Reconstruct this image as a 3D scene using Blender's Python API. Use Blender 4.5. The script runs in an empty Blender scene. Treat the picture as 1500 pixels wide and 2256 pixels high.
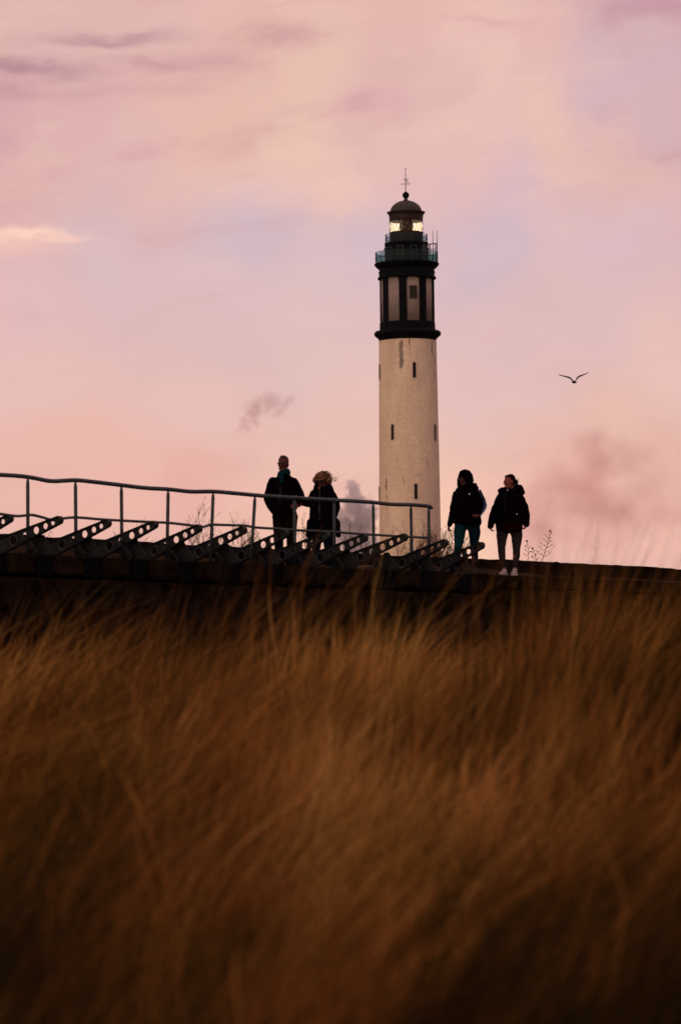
import bpy, bmesh, math, random
import numpy as np
from mathutils import Vector, Matrix, noise as mnoise

random.seed(7); rng = np.random.default_rng(7)
scn = bpy.context.scene
COL = scn.collection
R = math.radians

# ------------------------------------------------------------------ camera
F = 8300.0                       # focal length in pixels of the 1500 x 2256 photograph
HY = 1625.0                      # row of the true horizon
PITCH = math.atan((HY - 1128) / F)
ROLL = -0.0117
cam = bpy.data.cameras.new('camera')
camo = bpy.data.objects.new('camera', cam); COL.objects.link(camo)
CM = Matrix.Rotation(math.pi/2 + PITCH, 3, 'X') @ Matrix.Rotation(ROLL, 3, 'Z')
camo.matrix_world = CM.to_4x4()
cam.sensor_fit = 'VERTICAL'; cam.sensor_height = 36.0; cam.sensor_width = 24
cam.lens = F / 2256 * 36.0
cam.clip_start = 0.1; cam.clip_end = 20000
cam.dof.use_dof = True; cam.dof.focus_distance = 105; cam.dof.aperture_fstop = 4.4
cam.dof.aperture_blades = 9
scn.camera = camo

# ------------------------------------------------------------------ render / exposure
scn.render.engine = 'CYCLES'
cy = scn.cycles
cy.use_denoising = True
cy.max_bounces = 6; cy.diffuse_bounces = 3; cy.transparent_max_bounces = 24
cy.volume_bounces = 1; cy.glossy_bounces = 3
cy.sample_clamp_indirect = 4
cy.volume_step_rate = 1.0; cy.volume_max_steps = 64
vs = scn.view_settings
vs.view_transform = 'Standard'; vs.look = 'None'; vs.gamma = 1; vs.use_curve_mapping = False
vs.exposure = 0.0

def srgb(r, g, b):
    f = lambda c: (c/255/12.92) if c/255 <= 0.04045 else ((c/255 + .055)/1.055)**2.4
    return (f(r), f(g), f(b), 1.0)

# ------------------------------------------------------------------ world
SUN_EL, SUN_AZ = R(7), R(212)        # low, behind the camera to its left
W = bpy.data.worlds.new('World'); scn.world = W; W.use_nodes = True
wt = W.node_tree; wn = wt.nodes; wn.clear()

class NT:
    """small helper for node trees"""
    def __init__(s, tree): s.t = tree; s.n = tree.nodes; s.l = tree.links
    def new(s, ty, **kw):
        n = s.n.new(ty)
        for k, v in kw.items(): setattr(n, k, v)
        return n
    def put(s, sock, v):
        if isinstance(v, bpy.types.NodeSocket): s.l.new(v, sock)
        elif v is not None: sock.default_value = v
    def m(s, op, a, b=None, c=None, clamp=False):
        n = s.n.new('ShaderNodeMath'); n.operation = op; n.use_clamp = clamp
        s.put(n.inputs[0], a); s.put(n.inputs[1], b); s.put(n.inputs[2], c)
        return n.outputs[0]
    def v(s, op, a, b=None, sc=None):
        n = s.n.new('ShaderNodeVectorMath'); n.operation = op
        s.put(n.inputs[0], a); s.put(n.inputs[1], b)
        if sc is not None: s.put(n.inputs['Scale'], sc)
        return n.outputs['Value'] if op in ('DISTANCE', 'LENGTH', 'DOT_PRODUCT') else n.outputs[0]
    def xyz(s, x, y, z):
        n = s.n.new('ShaderNodeCombineXYZ')
        s.put(n.inputs[0], x); s.put(n.inputs[1], y); s.put(n.inputs[2], z); return n.outputs[0]
    def sep(s, v):
        n = s.n.new('ShaderNodeSeparateXYZ'); s.put(n.inputs[0], v); return n.outputs
    def noise(s, vec, scale, detail=4, rough=.5, dist=0, col=False):
        n = s.n.new('ShaderNodeTexNoise'); s.put(n.inputs['Vector'], vec)
        n.inputs['Scale'].default_value = scale; n.inputs['Detail'].default_value = detail
        n.inputs['Roughness'].default_value = rough; n.inputs['Distortion'].default_value = dist
        return n.outputs['Color' if col else 'Fac']
    def mix(s, f, a, b, mode='MIX'):
        n = s.n.new('ShaderNodeMix'); n.data_type = 'RGBA'; n.blend_type = mode
        s.put(n.inputs[0], f); s.put(n.inputs[6], a); s.put(n.inputs[7], b); return n.outputs[2]
    def mr(s, x, a, b, c=0.0, d=1.0, smooth=True):
        n = s.n.new('ShaderNodeMapRange'); n.interpolation_type = 'SMOOTHSTEP' if smooth else 'LINEAR'
        s.put(n.inputs[0], x)
        for i, q in enumerate((a, b, c, d)): s.put(n.inputs[i+1], q)
        return n.outputs[0]
    def ramp(s, f, stops):
        n = s.n.new('ShaderNodeValToRGB'); s.put(n.inputs[0], f); e = n.color_ramp.elements
        while len(e) < len(stops): e.new(.5)
        for i, (p, c) in enumerate(stops): e[i].position = p; e[i].color = c
        return n.outputs[0]

w = NT(wt)
gen = w.new('ShaderNodeTexCoord').outputs['Generated']
gx, gy, gz = w.sep(gen)
az = w.m('MULTIPLY', w.m('ARCTAN2', gx, gy), 180/math.pi)          # degrees right of +Y
el = w.m('MULTIPLY', w.m('ARCSINE', gz), 180/math.pi)              # degrees above the horizon
def sky_deg(px, py):
    x, y = (px-750)/F, (1128-py)/F
    d = (CM @ Vector((x, y, -1))).normalized()
    return math.degrees(math.atan2(d.x, d.y)), math.degrees(math.asin(d.z))
P0 = w.xyz(az, el, 0.0)
wob = w.v('SCALE', w.v('SUBTRACT', w.noise(P0, .33, 5, .55, col=True), (.5, .5, .5)), sc=3.2)
wobs = w.v('MULTIPLY', wob, (1.5, .8, 0))
PW = w.v('ADD', P0, wobs)
# broad patches of the evening overcast: place in the sky, spread, colour
SKY = [
 (0,0,(228,188,176)),(250,30,(226,184,178)),(600,60,(230,186,174)),(900,40,(230,186,176)),(1200,60,(228,184,178)),(1480,10,(206,160,168)),
 (1400,90,(214,182,186)),(1440,170,(208,180,190)),(0,200,(212,166,170)),(200,300,(222,178,176)),(440,240,(232,188,174)),(620,250,(238,200,182)),(700,120,(236,196,180)),
 (850,230,(226,182,178)),(1050,140,(234,194,184)),(1230,250,(232,192,180)),(1420,250,(232,188,178)),(1440,345,(230,184,176)),(1480,290,(208,176,184)),
 (60,420,(222,174,174)),(330,400,(228,186,182)),(720,430,(238,196,184)),(950,330,(232,190,184)),(1100,400,(220,186,194)),(1400,470,(218,186,194)),
 (300,520,(216,188,194)),(560,560,(208,186,198)),(720,600,(218,190,196)),(1060,540,(208,186,200)),(820,560,(212,188,200)),(1300,650,(222,190,192)),
 (60,640,(226,188,190)),(450,700,(220,190,192)),(720,760,(224,192,190)),(1100,760,(224,190,190)),(1470,800,(230,192,184)),
 (100,850,(230,192,186)),(420,900,(230,192,186)),(760,960,(234,194,184)),(1300,930,(232,188,176)),(1480,1000,(226,178,168)),
 (100,1010,(232,182,172)),(400,1060,(232,178,168)),(760,1080,(236,190,178)),(1200,1120,(232,178,168)),(1450,1190,(236,186,174)),
 (200,1170,(234,184,172)),(700,1200,(244,196,172)),(1000,1200,(250,206,180)),(1450,1260,(238,190,178))]
num = None; den = None
for (px, py, c) in SKY:
    a, e = sky_deg(px, py)
    dd = w.v('DISTANCE', PW, (a, e, 0))
    wt_ = w.m('POWER', w.m('ADD', w.m('MULTIPLY', dd, dd), .16), -1.75)
    cc = w.v('SCALE', srgb(*c)[:3], sc=wt_)
    num = cc if num is None else w.v('ADD', num, cc)
    den = wt_ if den is None else w.m('ADD', den, wt_)
base = w.v('SCALE', num, sc=w.m('DIVIDE', 1.0, den))
# soft billows, everywhere
bil = w.noise(w.v('MULTIPLY', PW, (.45, 1.0, 1)), .55, 6, .58)
base = w.v('SCALE', base, sc=w.mr(bil, .25, .75, .95, 1.045, False))
# drawn-out streaks of the upper cloud sheet
skew = w.xyz(w.m('MULTIPLY', az, .42), w.m('ADD', w.m('MULTIPLY', el, 1.5), w.m('MULTIPLY', az, -.22)), 4.0)
strk = w.noise(w.v('ADD', skew, w.v('SCALE', wob, sc=.25)), .9, 7, .62)
high = w.mr(el, 6.6, 9.2, .25, 1.0)
base = w.mix(w.m('MULTIPLY', w.m('MULTIPLY', w.mr(strk, .50, .74), high), .52), base, srgb(204, 150, 158))
base = w.mix(w.m('MULTIPLY', w.m('MULTIPLY', w.mr(strk, .48, .28), high), .26), base, srgb(246, 208, 188))
# thin cloud bars: centre, half length, half height, colour, strength, tilt
finer = w.v('MULTIPLY', w.v('SUBTRACT', w.noise(w.v('MULTIPLY', P0, (.6, 1.5, 1)), 1.6, 6, .6, col=True), (.5, .5, .5)), (1.2, .55, 0))
PF = w.v('ADD', P0, finer)
BARS = [(230, 86, 130, 9, (186,140,150), .8, 0), (620, 76, 75, 13, (196,148,152), .6, .05), (60, 150, 120, 13, (178,132,144), .85, -.1),
        (360, 138, 130, 9, (196,150,154), .6, 0), (20, 205, 70, 14, (192,142,150), .55, 0), (180, 205, 80, 9, (206,160,164), .5, .1),
        (1070, 45, 100, 7, (222,172,170), .6, 0), (50, 520, 95, 9, (255,216,196), .95, .02), (20, 545, 150, 12, (244,196,184), .5, 0), (150, 521, 40, 5, (250,206,190), .6, .05),
        (1430, 8, 140, 14, (196,146,160), .5, 0)]
cur = base
for (px, py, hx, hy, c, st, tilt) in BARS:
    a, e = sky_deg(px, py); k = F * math.pi / 180
    dv = w.v('SUBTRACT', PF, (a, e, 0))
    ddx, ddy, _ = w.sep(dv)
    ddy = w.m('SUBTRACT', ddy, w.m('MULTIPLY', ddx, tilt))
    q = w.m('ADD', w.m('POWER', w.m('DIVIDE', ddx, hx/k*1.25), 2.0), w.m('POWER', w.m('DIVIDE', w.m('ABSOLUTE', ddy), hy/k*1.7), 2.0))
    msk = w.m('MULTIPLY', w.m('EXPONENT', w.m('MULTIPLY', q, -1.3)), st)
    cur = w.mix(msk, cur, srgb(*c))
skyt = w.new('ShaderNodeTexSky', sky_type='NISHITA'); skyt.sun_disc = False
skyt.sun_elevation = SUN_EL; skyt.sun_rotation = SUN_AZ
skyc = w.v('SCALE', skyt.outputs[0], sc=.010)
cur = w.v('MULTIPLY', cur, (.968, .908, .908))
tot = w.v('ADD', cur, skyc)
bg = w.new('ShaderNodeBackground'); w.put(bg.inputs[0], tot); bg.inputs[1].default_value = 1.0
w.l.new(bg.outputs[0], w.new('ShaderNodeOutputWorld').inputs[0])
W.cycles.sampling_method = 'MANUAL'; W.cycles.sample_map_resolution = 512

sun = bpy.data.lights.new('sun', 'SUN'); sun.energy = .55; sun.angle = R(12); sun.color = (1, .74, .5)
suno = bpy.data.objects.new('sun', sun); COL.objects.link(suno)
sd = Vector((math.sin(SUN_AZ)*math.cos(SUN_EL), math.cos(SUN_AZ)*math.cos(SUN_EL), math.sin(SUN_EL)))
suno.rotation_euler = sd.to_track_quat('Z', 'Y').to_euler()

# ------------------------------------------------------------------ places
def ray(px, py): return CM @ Vector(((px-750)/F, (1128-py)/F, -1))
def at(px, py, d):
    r = ray(px, py); return r * (d / r.y)
def on_plane(px, py, p, nrm):
    r = ray(px, py); return r * (p.dot(nrm) / r.dot(nrm))

ZP = 2.70                                   # walkway level above the camera
_a = at(63, 1200, 54.6); _b = at(906, 1200, 61.8)
A0 = Vector((_a.x, _a.y, 0)); B0 = Vector((_b.x, _b.y, 0))
U = (B0 - A0).normalized()                  # along the wall, away to the right
N = Vector((U.y, -U.x, 0))                  # out of the wall towards the beach
UP = Vector((0, 0, 1))
EDGE = .35
def wp(s, n, z): return A0 + U*s + N*n + UP*z
def s_of(px):                               # where the fence line passes that column
    q = on_plane(px, 1200, A0, N); return (q - A0).dot(U)

# ------------------------------------------------------------------ object helpers
def link(name, data, parent=None, loc=None):
    o = bpy.data.objects.new(name, data); COL.objects.link(o)
    if parent is not None: o.parent = parent
    if loc is not None: o.location = loc
    return o
def tag(o, label=None, cat=None, group=None, kind=None):
    for k, v in (('label', label), ('category', cat), ('group', group), ('kind', kind)):
        if v: o[k] = v
    return o
def thing(name, label, cat, loc=(0,0,0), group=None, kind=None):
    return tag(link(name, None, None, loc), label, cat, group, kind)
def finish(bm, name, m, parent=None, smooth=False, loc=None):
    bmesh.ops.recalc_face_normals(bm, faces=bm.faces)
    me = bpy.data.meshes.new(name); bm.to_mesh(me); bm.free()
    if smooth:
        for p in me.polygons: p.use_smooth = True
    if m: me.materials.append(m)
    return link(name, me, parent, loc)
def autosmooth(o, ang=35):
    me = o.data
    for p in me.polygons: p.use_smooth = True
    me.set_sharp_from_angle(angle=R(ang))
    return o
def quadring(bm, rings, closed=True, cap=True):
    vs_ = [[bm.verts.new(p) for p in r] for r in rings]
    for a, b in zip(vs_, vs_[1:]):
        n = len(a)
        for i in range(n if closed else n-1):
            bm.faces.new((a[i], a[(i+1) % n], b[(i+1) % n], b[i]))
    if cap:
        bm.faces.new(vs_[0][::-1]); bm.faces.new(vs_[-1])
    return vs_
def tube(bm, pts, rad, seg=8, cap=True):
    pts = [Vector(p) for p in pts]
    if not hasattr(rad, '__len__'): rad = [rad]*len(pts)
    t0 = (pts[1]-pts[0]).normalized()
    ref = Vector((0,0,1)) if abs(t0.z) < .9 else Vector((1,0,0))
    xa = t0.cross(ref).normalized(); rings = []
    for i, p in enumerate(pts):
        t = (pts[min(i+1, len(pts)-1)] - pts[max(i-1, 0)]).normalized()
        xa = (xa - t*xa.dot(t)).normalized(); ya = t.cross(xa)
        rings.append([p + (xa*math.cos(a) + ya*math.sin(a))*rad[i] for a in [2*math.pi*k/seg for k in range(seg)]])
    quadring(bm, rings, True, cap)
def box(bm, c, ax, half):
    """box at c with axes ax and half sizes"""
    c = Vector(c); X, Y, Z = [Vector(a)*h for a, h in zip(ax, half)]
    v = [bm.verts.new(c + X*i + Y*j + Z*k) for i in (-1,1) for j in (-1,1) for k in (-1,1)]
    for f in ((0,1,3,2),(4,6,7,5),(0,4,5,1),(2,3,7,6),(0,2,6,4),(1,5,7,3)): bm.faces.new([v[i] for i in f])
    return v
def lathe(bm, prof, seg=64, cap=True):
    rings = [[Vector((r*math.cos(2*math.pi*k/seg), r*math.sin(2*math.pi*k/seg), z)) for k in range(seg)] for r, z in prof]
    quadring(bm, rings, True, cap)
def spline(pts, n=6):
    """Catmull-Rom through points"""
    pts = [Vector(p) for p in pts]; out = []
    for i in range(len(pts)-1):
        p0, p1, p2, p3 = pts[max(i-1,0)], pts[i], pts[i+1], pts[min(i+2, len(pts)-1)]
        for k in range(n):
            t = k/n
            out.append(.5*((2*p1) + (p2-p0)*t + (2*p0-5*p1+4*p2-p3)*t*t + (3*p1-p0-3*p2+p3)*t**3))
    out.append(pts[-1]); return out

# ------------------------------------------------------------------ materials
def mat(name, col, rough=.8, bump=None, var=None, metal=0, spec=.3, obj=True):
    """principled; var=(scale, amount, colour2) mottling; bump=(scale, strength, distance)"""
    m = bpy.data.materials.new(name); m.use_nodes = True; t = NT(m.node_tree)
    b = t.n['Principled BSDF']; b.inputs['Roughness'].default_value = rough
    b.inputs['Metallic'].default_value = metal; b.inputs['Specular IOR Level'].default_value = spec
    tc = t.new('ShaderNodeTexCoord').outputs['Object' if obj else 'Generated']
    c = (*col[:3], 1)
    if var:
        f = t.mr(t.noise(tc, var[0], 6, .62), .35, .68)
        c = t.mix(t.m('MULTIPLY', f, var[1]), c, (*var[2][:3], 1))
    t.put(b.inputs['Base Color'], c)
    if bump:
        bn = t.new('ShaderNodeBump'); bn.inputs['Strength'].default_value = bump[1]; bn.inputs['Distance'].default_value = bump[2]
        t.put(bn.inputs['Height'], t.noise(tc, bump[0], 5, .6)); t.put(b.inputs['Normal'], bn.outputs[0])
    return m
M = {}
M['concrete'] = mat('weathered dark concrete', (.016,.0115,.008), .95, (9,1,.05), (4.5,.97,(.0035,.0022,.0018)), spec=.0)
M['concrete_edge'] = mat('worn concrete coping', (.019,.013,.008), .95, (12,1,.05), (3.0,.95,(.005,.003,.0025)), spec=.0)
M['path'] = mat('path asphalt', (.05,.048,.045), .9, (40,.4,.005), (3,.5,(.03,.03,.03)))
M['galv'] = mat('dull galvanised steel', (.0062,.0090,.0098), .65, (60,.25,.003), (5,.85,(.0032,.0036,.0036)), spec=.25)
M['rail'] = mat('galvanised tube', (.034,.050,.054), .55, (80,.2,.002), (5,.85,(.012,.018,.025)), spec=.25)
M['blue_plate'] = mat('blue grey painted plate', (.0035,.0045,.0065), .8, (30,.3,.004), (6,.8,(.0025,.002,.0022)), spec=.02)
M['ground'] = mat('dune soil', (.035,.022,.012), 1, (3,.8,.06), (1.1,.8,(.015,.011,.007)), spec=.05)
M['dark'] = mat('dark green black paint', (.0026,.0036,.0060), .8, (4,.3,.03), (1.3,.7,(.007,.008,.010)), spec=.08)
M['dome'] = mat('weathered dome metal', (.036,.036,.030), .6, (3,.3,.02), (1.6,.8,(.035,.03,.028)))
M['rust'] = mat('brown painted lantern steel', (.030,.015,.010), .6, (5,.3,.02), (2,.7,(.016,.010,.008)))
M['teal'] = mat('teal painted steel', (.012,.052,.048), .6, None, (3,.4,(.008,.03,.03)))
M['panel'] = mat('grey beige render', (.30,.245,.215), .9, (6,.3,.02), (1.4,.55,(.20,.175,.16)), spec=.1)
M['pane'] = mat('dark window glass', (.018,.014,.007), .5, None, (2,.5,(.04,.03,.012)), spec=.2)
M['slit'] = mat('slit window shadow glass', (.003,.0035,.005), .8, spec=.05)
M['twig'] = mat('brown twig bark', (.12,.060,.045), .9)
M['drybush'] = mat('dry brush stems', (.12,.062,.034), .9)
M['gull'] = mat('gull grey plumage', (.05,.043,.043), .8, None, (5,.6,(.02,.018,.02)))
M['gull_dark'] = mat('gull wing plumage', (.022,.018,.02), .8)
M['cloth_black'] = mat('black padded cloth', (.0030,.0017,.0028), 1, (25,.6,.02), spec=0)
M['cloth_navy'] = mat('very dark navy wool', (.0028,.0018,.0045), 1, (20,.5,.02), spec=0)
M['trouser'] = mat('dark olive trousers', (.0052,.0042,.003), 1, (18,.5,.02), spec=0)
M['jeans'] = mat('dark blue denim', (.003,.006,.014), 1, (18,.5,.02), spec=0)
M['teal_leg'] = mat('teal leggings', (.0025,.026,.030), .9, (15,.4,.015), (6,.6,(.002,.012,.018)), spec=.03)
M['dark_leg'] = mat('darker legging leg', (.003,.008,.016), .9, (15,.4,.015), (4,.6,(.002,.014,.018)), spec=.03)  # darker, bluer tone on one leg of the same leggings
M['grey_leg'] = mat('charcoal leggings', (.030,.025,.027), .95, (15,.4,.015), (3,.5,(.006,.005,.006)), spec=.0)
M['maroon'] = mat('dark maroon knit', (.008,.0009,.002), 1, (30,.5,.01), spec=0)
M['scarf'] = mat('teal wool scarf', (.003,.022,.034), .95, (35,.7,.02), (9,.6,(.002,.013,.022)), spec=.02)
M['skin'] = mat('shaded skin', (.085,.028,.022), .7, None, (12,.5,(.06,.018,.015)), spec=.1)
M['skin_light'] = mat('pale skin', (.17,.058,.046), .7, None, (12,.4,(.11,.034,.028)), spec=.1)
M['hair_grey'] = mat('short grey hair', (.075,.045,.048), .9, (90,.8,.01), (30,.6,(.03,.018,.02)), spec=.05)
M['hair_blond'] = mat('dark blond hair', (.17,.092,.052), .9, (70,.8,.01), (20,.8,(.05,.024,.014)), spec=.05)
M['hair_brown'] = mat('dark brown hair', (.008,.0035,.004), .9, (70,.7,.01), spec=.03)
M['beard'] = mat('grey beard', (.060,.034,.028), .9, (90,.8,.005))
M['black'] = mat('black plastic', (.004,.004,.005), .3, spec=.5)
M['shoe_white'] = mat('white trainers', (.42,.36,.35), .7, (20,.4,.01), (14,.6,(.14,.11,.11)))
M['shoe_black'] = mat('black shoes', (.006,.005,.006), .6)
M['stripe'] = mat('pale blue stripe', (.30,.42,.70), .7)
M['blue_sleeve'] = mat('mid blue sleeve panel', (.010,.018,.06), .8)
M['white_mark'] = mat('white print', (.6,.6,.62), .7)
M['shirt'] = mat('pale shirt', (.10,.048,.034), .9)

def glass_mat(name, col, alpha, rough=.2):
    m = bpy.data.materials.new(name); m.use_nodes = True; t = NT(m.node_tree); t.n.clear()
    tr = t.new('ShaderNodeBsdfTransparent'); tr.inputs[0].default_value = (*col, 1)
    p = t.new('ShaderNodeBsdfPrincipled'); p.inputs['Base Color'].default_value = (*[c*.12 for c in col], 1); p.inputs['Roughness'].default_value = rough
    mx = t.new('ShaderNodeMixShader'); mx.inputs[0].default_value = alpha
    t.l.new(tr.outputs[0], mx.inputs[1]); t.l.new(p.outputs[0], mx.inputs[2])
    t.l.new(mx.outputs[0], t.new('ShaderNodeOutputMaterial').inputs[0]); return m
M['teal_glass'] = glass_mat('teal gallery screen', (.70,.86,.86), .13, .7)
M['grey_glass'] = glass_mat('pale gallery screen', (.84,.89,.95), .07, .7)
M['lantern_glass'] = glass_mat('lantern glass', (.96,.93,.88), .06, .1)
def emit_mat(name, col, st):
    m = bpy.data.materials.new(name); m.use_nodes = True; b = m.node_tree.nodes['Principled BSDF']
    b.inputs['Base Color'].default_value = (.3,.25,.2,1)
    b.inputs['Emission Color'].default_value = (*col, 1); b.inputs['Emission Strength'].default_value = st; return m
M['lit'] = emit_mat('lamp lit lantern pane', (1,.78,.56), 1.9)

# white shaft of the lighthouse with its stains, in object space (metres, object at the foot)
def shaft_material(S, stains):
    m = bpy.data.materials.new('pale rendered tower'); m.use_nodes = True; t = NT(m.node_tree)
    b = t.n['Principled BSDF']; b.inputs['Roughness'].default_value = .95; b.inputs['Specular IOR Level'].default_value = .1
    tc = t.new('ShaderNodeTexCoord').outputs['Object']
    x, y, z = t.sep(tc)
    n1 = t.mr(t.noise(t.v('MULTIPLY', tc, (1, 1, .35)), .35, 7, .65), .3, .72)
    c = t.mix(n1, (.86,.73,.53,1), (.68,.55,.405,1))
    n2 = t.mr(t.noise(tc, 3.2, 8, .75), .3, .75)
    c = t.mix(t.m('MULTIPLY', n2, .45), c, (.42,.315,.225,1))
    # rain streaks, long and thin
    st = t.mr(t.noise(t.v('MULTIPLY', tc, (2.6, 2.6, .10)), 1.0, 4, .6), .60, .78)
    c = t.mix(t.m('MULTIPLY', st, .42), c, (.38,.27,.18,1))
    n4 = t.mr(t.noise(t.v('MULTIPLY', tc, (1, 1, .5)), 1.7, 8, .8), .58, .74)
    c = t.mix(t.m('MULTIPLY', n4, .35), c, (.36,.26,.17,1))
    # courses
    cz = t.m('FRACT', t.m('DIVIDE', z, .62)); cl = t.m('LESS_THAN', cz, .05)
    c = t.mix(t.m('MULTIPLY', cl, .16), c, (.3,.22,.16,1))
    # shade painted into the colour: right flank greyer and darker
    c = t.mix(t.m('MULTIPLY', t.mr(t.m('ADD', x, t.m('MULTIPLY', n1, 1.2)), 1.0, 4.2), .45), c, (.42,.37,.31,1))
    wv = t.v('MULTIPLY', t.v('SUBTRACT', t.noise(tc, .9, 4, .6, col=True), (.5,.5,.5)), (.7, 0, 1.0))
    fx, _, fz = t.sep(t.v('ADD', tc, wv))
    for (sx, sz, hx, hz, col, a) in stains:
        q = t.m('ADD', t.m('POWER', t.m('DIVIDE', t.m('ABSOLUTE', t.m('SUBTRACT', fx, sx)), hx), 2.0), t.m('POWER', t.m('DIVIDE', t.m('ABSOLUTE', t.m('SUBTRACT', fz, sz)), hz), 4.0))
        k = t.m('MULTIPLY', t.m('MULTIPLY', t.mr(q, .7, 1.25, 1, 0), a), t.m('LESS_THAN', y, 0.0))
        c = t.mix(k, c, (*col, 1))
    t.put(b.inputs['Base Color'], c)
    bn = t.new('ShaderNodeBump'); bn.inputs['Strength'].default_value = .5; bn.inputs['Distance'].default_value = .03
    t.put(bn.inputs['Height'], t.noise(tc, 8, 6, .7)); t.put(b.inputs['Normal'], bn.outputs[0])
    return m

# ------------------------------------------------------------------ ground
def smooth(a, b, x):
    t = np.clip((x-a)/(b-a), 0, 1); return t*t*(3-2*t)
def gnoise(X, Y, k=1.0):
    return (np.sin(X*1.3*k+1.7)*np.cos(Y*.9*k+.3) + .6*np.sin(X*2.7*k-Y*1.9*k+2.1) + .4*np.cos(X*.6*k+Y*3.1*k))/2
def dune(X, Y):
    """beach side ground height"""
    ang = np.interp(Y, [0, 3, 4, 6, 9, 13, 18, 24, 32, 45, 60], [-.50, -.215, -.195, -.122, -.070, -.033, -.0105, .000, .004, .006, .006])
    z = ang*np.maximum(Y, 2.0) + np.where(Y < 2, .35*(Y < 2)*(2-Y)*.0, 0)
    sx = X/np.maximum(Y, 3.0)/.0904                   # -1 .. 1 across the picture
    side = .0125*smooth(.10, 1.0, sx) + .0022*smooth(.3, .9, -sx)
    z = z + side*np.clip(Y, 0, 30)*smooth(9, 22, Y)
    return z + .035*gnoise(X, Y)
def ground_h(X, Y):
    s = (X-A0.x)*U.x + (Y-A0.y)*U.y; n = (X-A0.x)*N.x + (Y-A0.y)*N.y
    front = dune(X, Y)
    bank = -1.0 + 3.1*smooth(-1.2, -6.5, Y + .5*gnoise(X*.3, Y*.1))*(1 + .12*gnoise(X*.25, Y*.3)) - 2.0*smooth(-14, -40, Y)  # unseen rise behind the camera, added to shade the near grass
    front = np.where(Y < 0, bank, front)
    front = front*(1-smooth(60, 160, np.abs(X))) + (-.2)*smooth(60, 160, np.abs(X))
    back = 2.95 - 2.95*smooth(25, 60, -n) + .12*gnoise(X*.4, Y*.4)*smooth(40, 8, -n)
    return np.where(n > -1.5, front, back)
def axis(vals): return np.array(sorted(set(np.round(vals, 4))))
gxv = axis(np.concatenate([np.linspace(-8, 12, 81), np.linspace(-60, 60, 61), np.linspace(-300, 300, 41), np.linspace(-6000, 6000, 25)]))
gyv = axis(np.concatenate([np.linspace(0, 85, 171), np.linspace(-60, 160, 56), np.linspace(-300, 700, 41), np.linspace(-6000, 9000, 31)]))
GX, GY = np.meshgrid(gxv, gyv)
GZ = ground_h(GX, GY)
nx, ny = len(gxv), len(gyv)
idx = np.arange(nx*ny).reshape(ny, nx)
faces = np.stack([idx[:-1,:-1], idx[:-1,1:], idx[1:,1:], idx[1:,:-1]], -1).reshape(-1, 4)
def mesh_np(name, verts, faces, m, parent=None, sm=True, attr=None):
    me = bpy.data.meshes.new(name)
    k = faces.shape[1]
    me.vertices.add(len(verts)); me.vertices.foreach_set('co', np.ascontiguousarray(verts, dtype=np.float32).ravel())
    me.loops.add(faces.size); me.loops.foreach_set('vertex_index', faces.astype(np.int32).ravel())
    me.polygons.add(len(faces)); me.polygons.foreach_set('loop_start', np.arange(0, faces.size, k, dtype=np.int32))
    if sm: me.polygons.foreach_set('use_smooth', np.ones(len(faces), dtype=bool))
    if attr is not None:
        a = me.attributes.new('tone', 'FLOAT', 'POINT'); a.data.foreach_set('value', attr.astype(np.float32))
    me.update(calc_edges=True); me.validate()
    if m: me.materials.append(m)
    return link(name, me, parent)
g = mesh_np('ground', np.stack([GX, GY, GZ], -1).reshape(-1, 3), faces, M['ground'])
tag(g, 'dark sandy dune ground rising to the sea wall', kind='structure')

# ------------------------------------------------------------------ walkway, sea wall, parapet
FR = (U, N, UP)
bm = bmesh.new()
box(bm, wp(22, -1.30, ZP-.06), FR, (48, 1.45, .056))
tag(finish(bm, 'walkway', M['path']), 'level asphalt walkway on top of the sea wall', kind='structure')

S_END = s_of(945)
post_px = [-43, 63, 168, 269, 372, 471, 563, 650, 737, 823, 906]
post_s = [s_of(p) for p in post_px]
arm_s = post_s + [post_s[-1] + 1.0]
arm_tip = [(27,1139),(137,1143),(243,1150),(346,1153),(443,1161),(541,1165),(634,1173),(725,1178),(808,1182),(896,1181),(985,1193),(1065,1199)]

wall = thing('sea_wall', 'dark weathered concrete sea wall with blocky coping below the walkway', 'wall', wp(0, 0, 0))
WL = wall.location.copy()
def child(bm, name, m, parent, base, smooth=False):
    for v in bm.verts: v.co -= base
    return finish(bm, name, m, parent, smooth)
def rough_box(c, half, seed, jit=.012, cuts=3):
    """weathered block with uneven faces; axes U, N, UP"""
    bm = bmesh.new(); box(bm, c, FR, half)
    bmesh.ops.bevel(bm, geom=bm.edges[:], offset=min(half)*.22, segments=2, affect='EDGES')
    bmesh.ops.subdivide_edges(bm, edges=[e for e in bm.edges if e.calc_length() > .18], cuts=cuts, use_grid_fill=True)
    for v in bm.verts:
        q = v.co*3.1 + Vector((seed*7.3, 0, 0)); v.co += Vector(mnoise.noise_vector(q))*jit*1.6 + Vector(mnoise.noise_vector(q*3.7))*jit
    return bm
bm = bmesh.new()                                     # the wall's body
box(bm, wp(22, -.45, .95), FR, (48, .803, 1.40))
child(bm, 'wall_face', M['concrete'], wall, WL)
bm = bmesh.new()                                     # a ledge course under the coping
bm.free()
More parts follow.
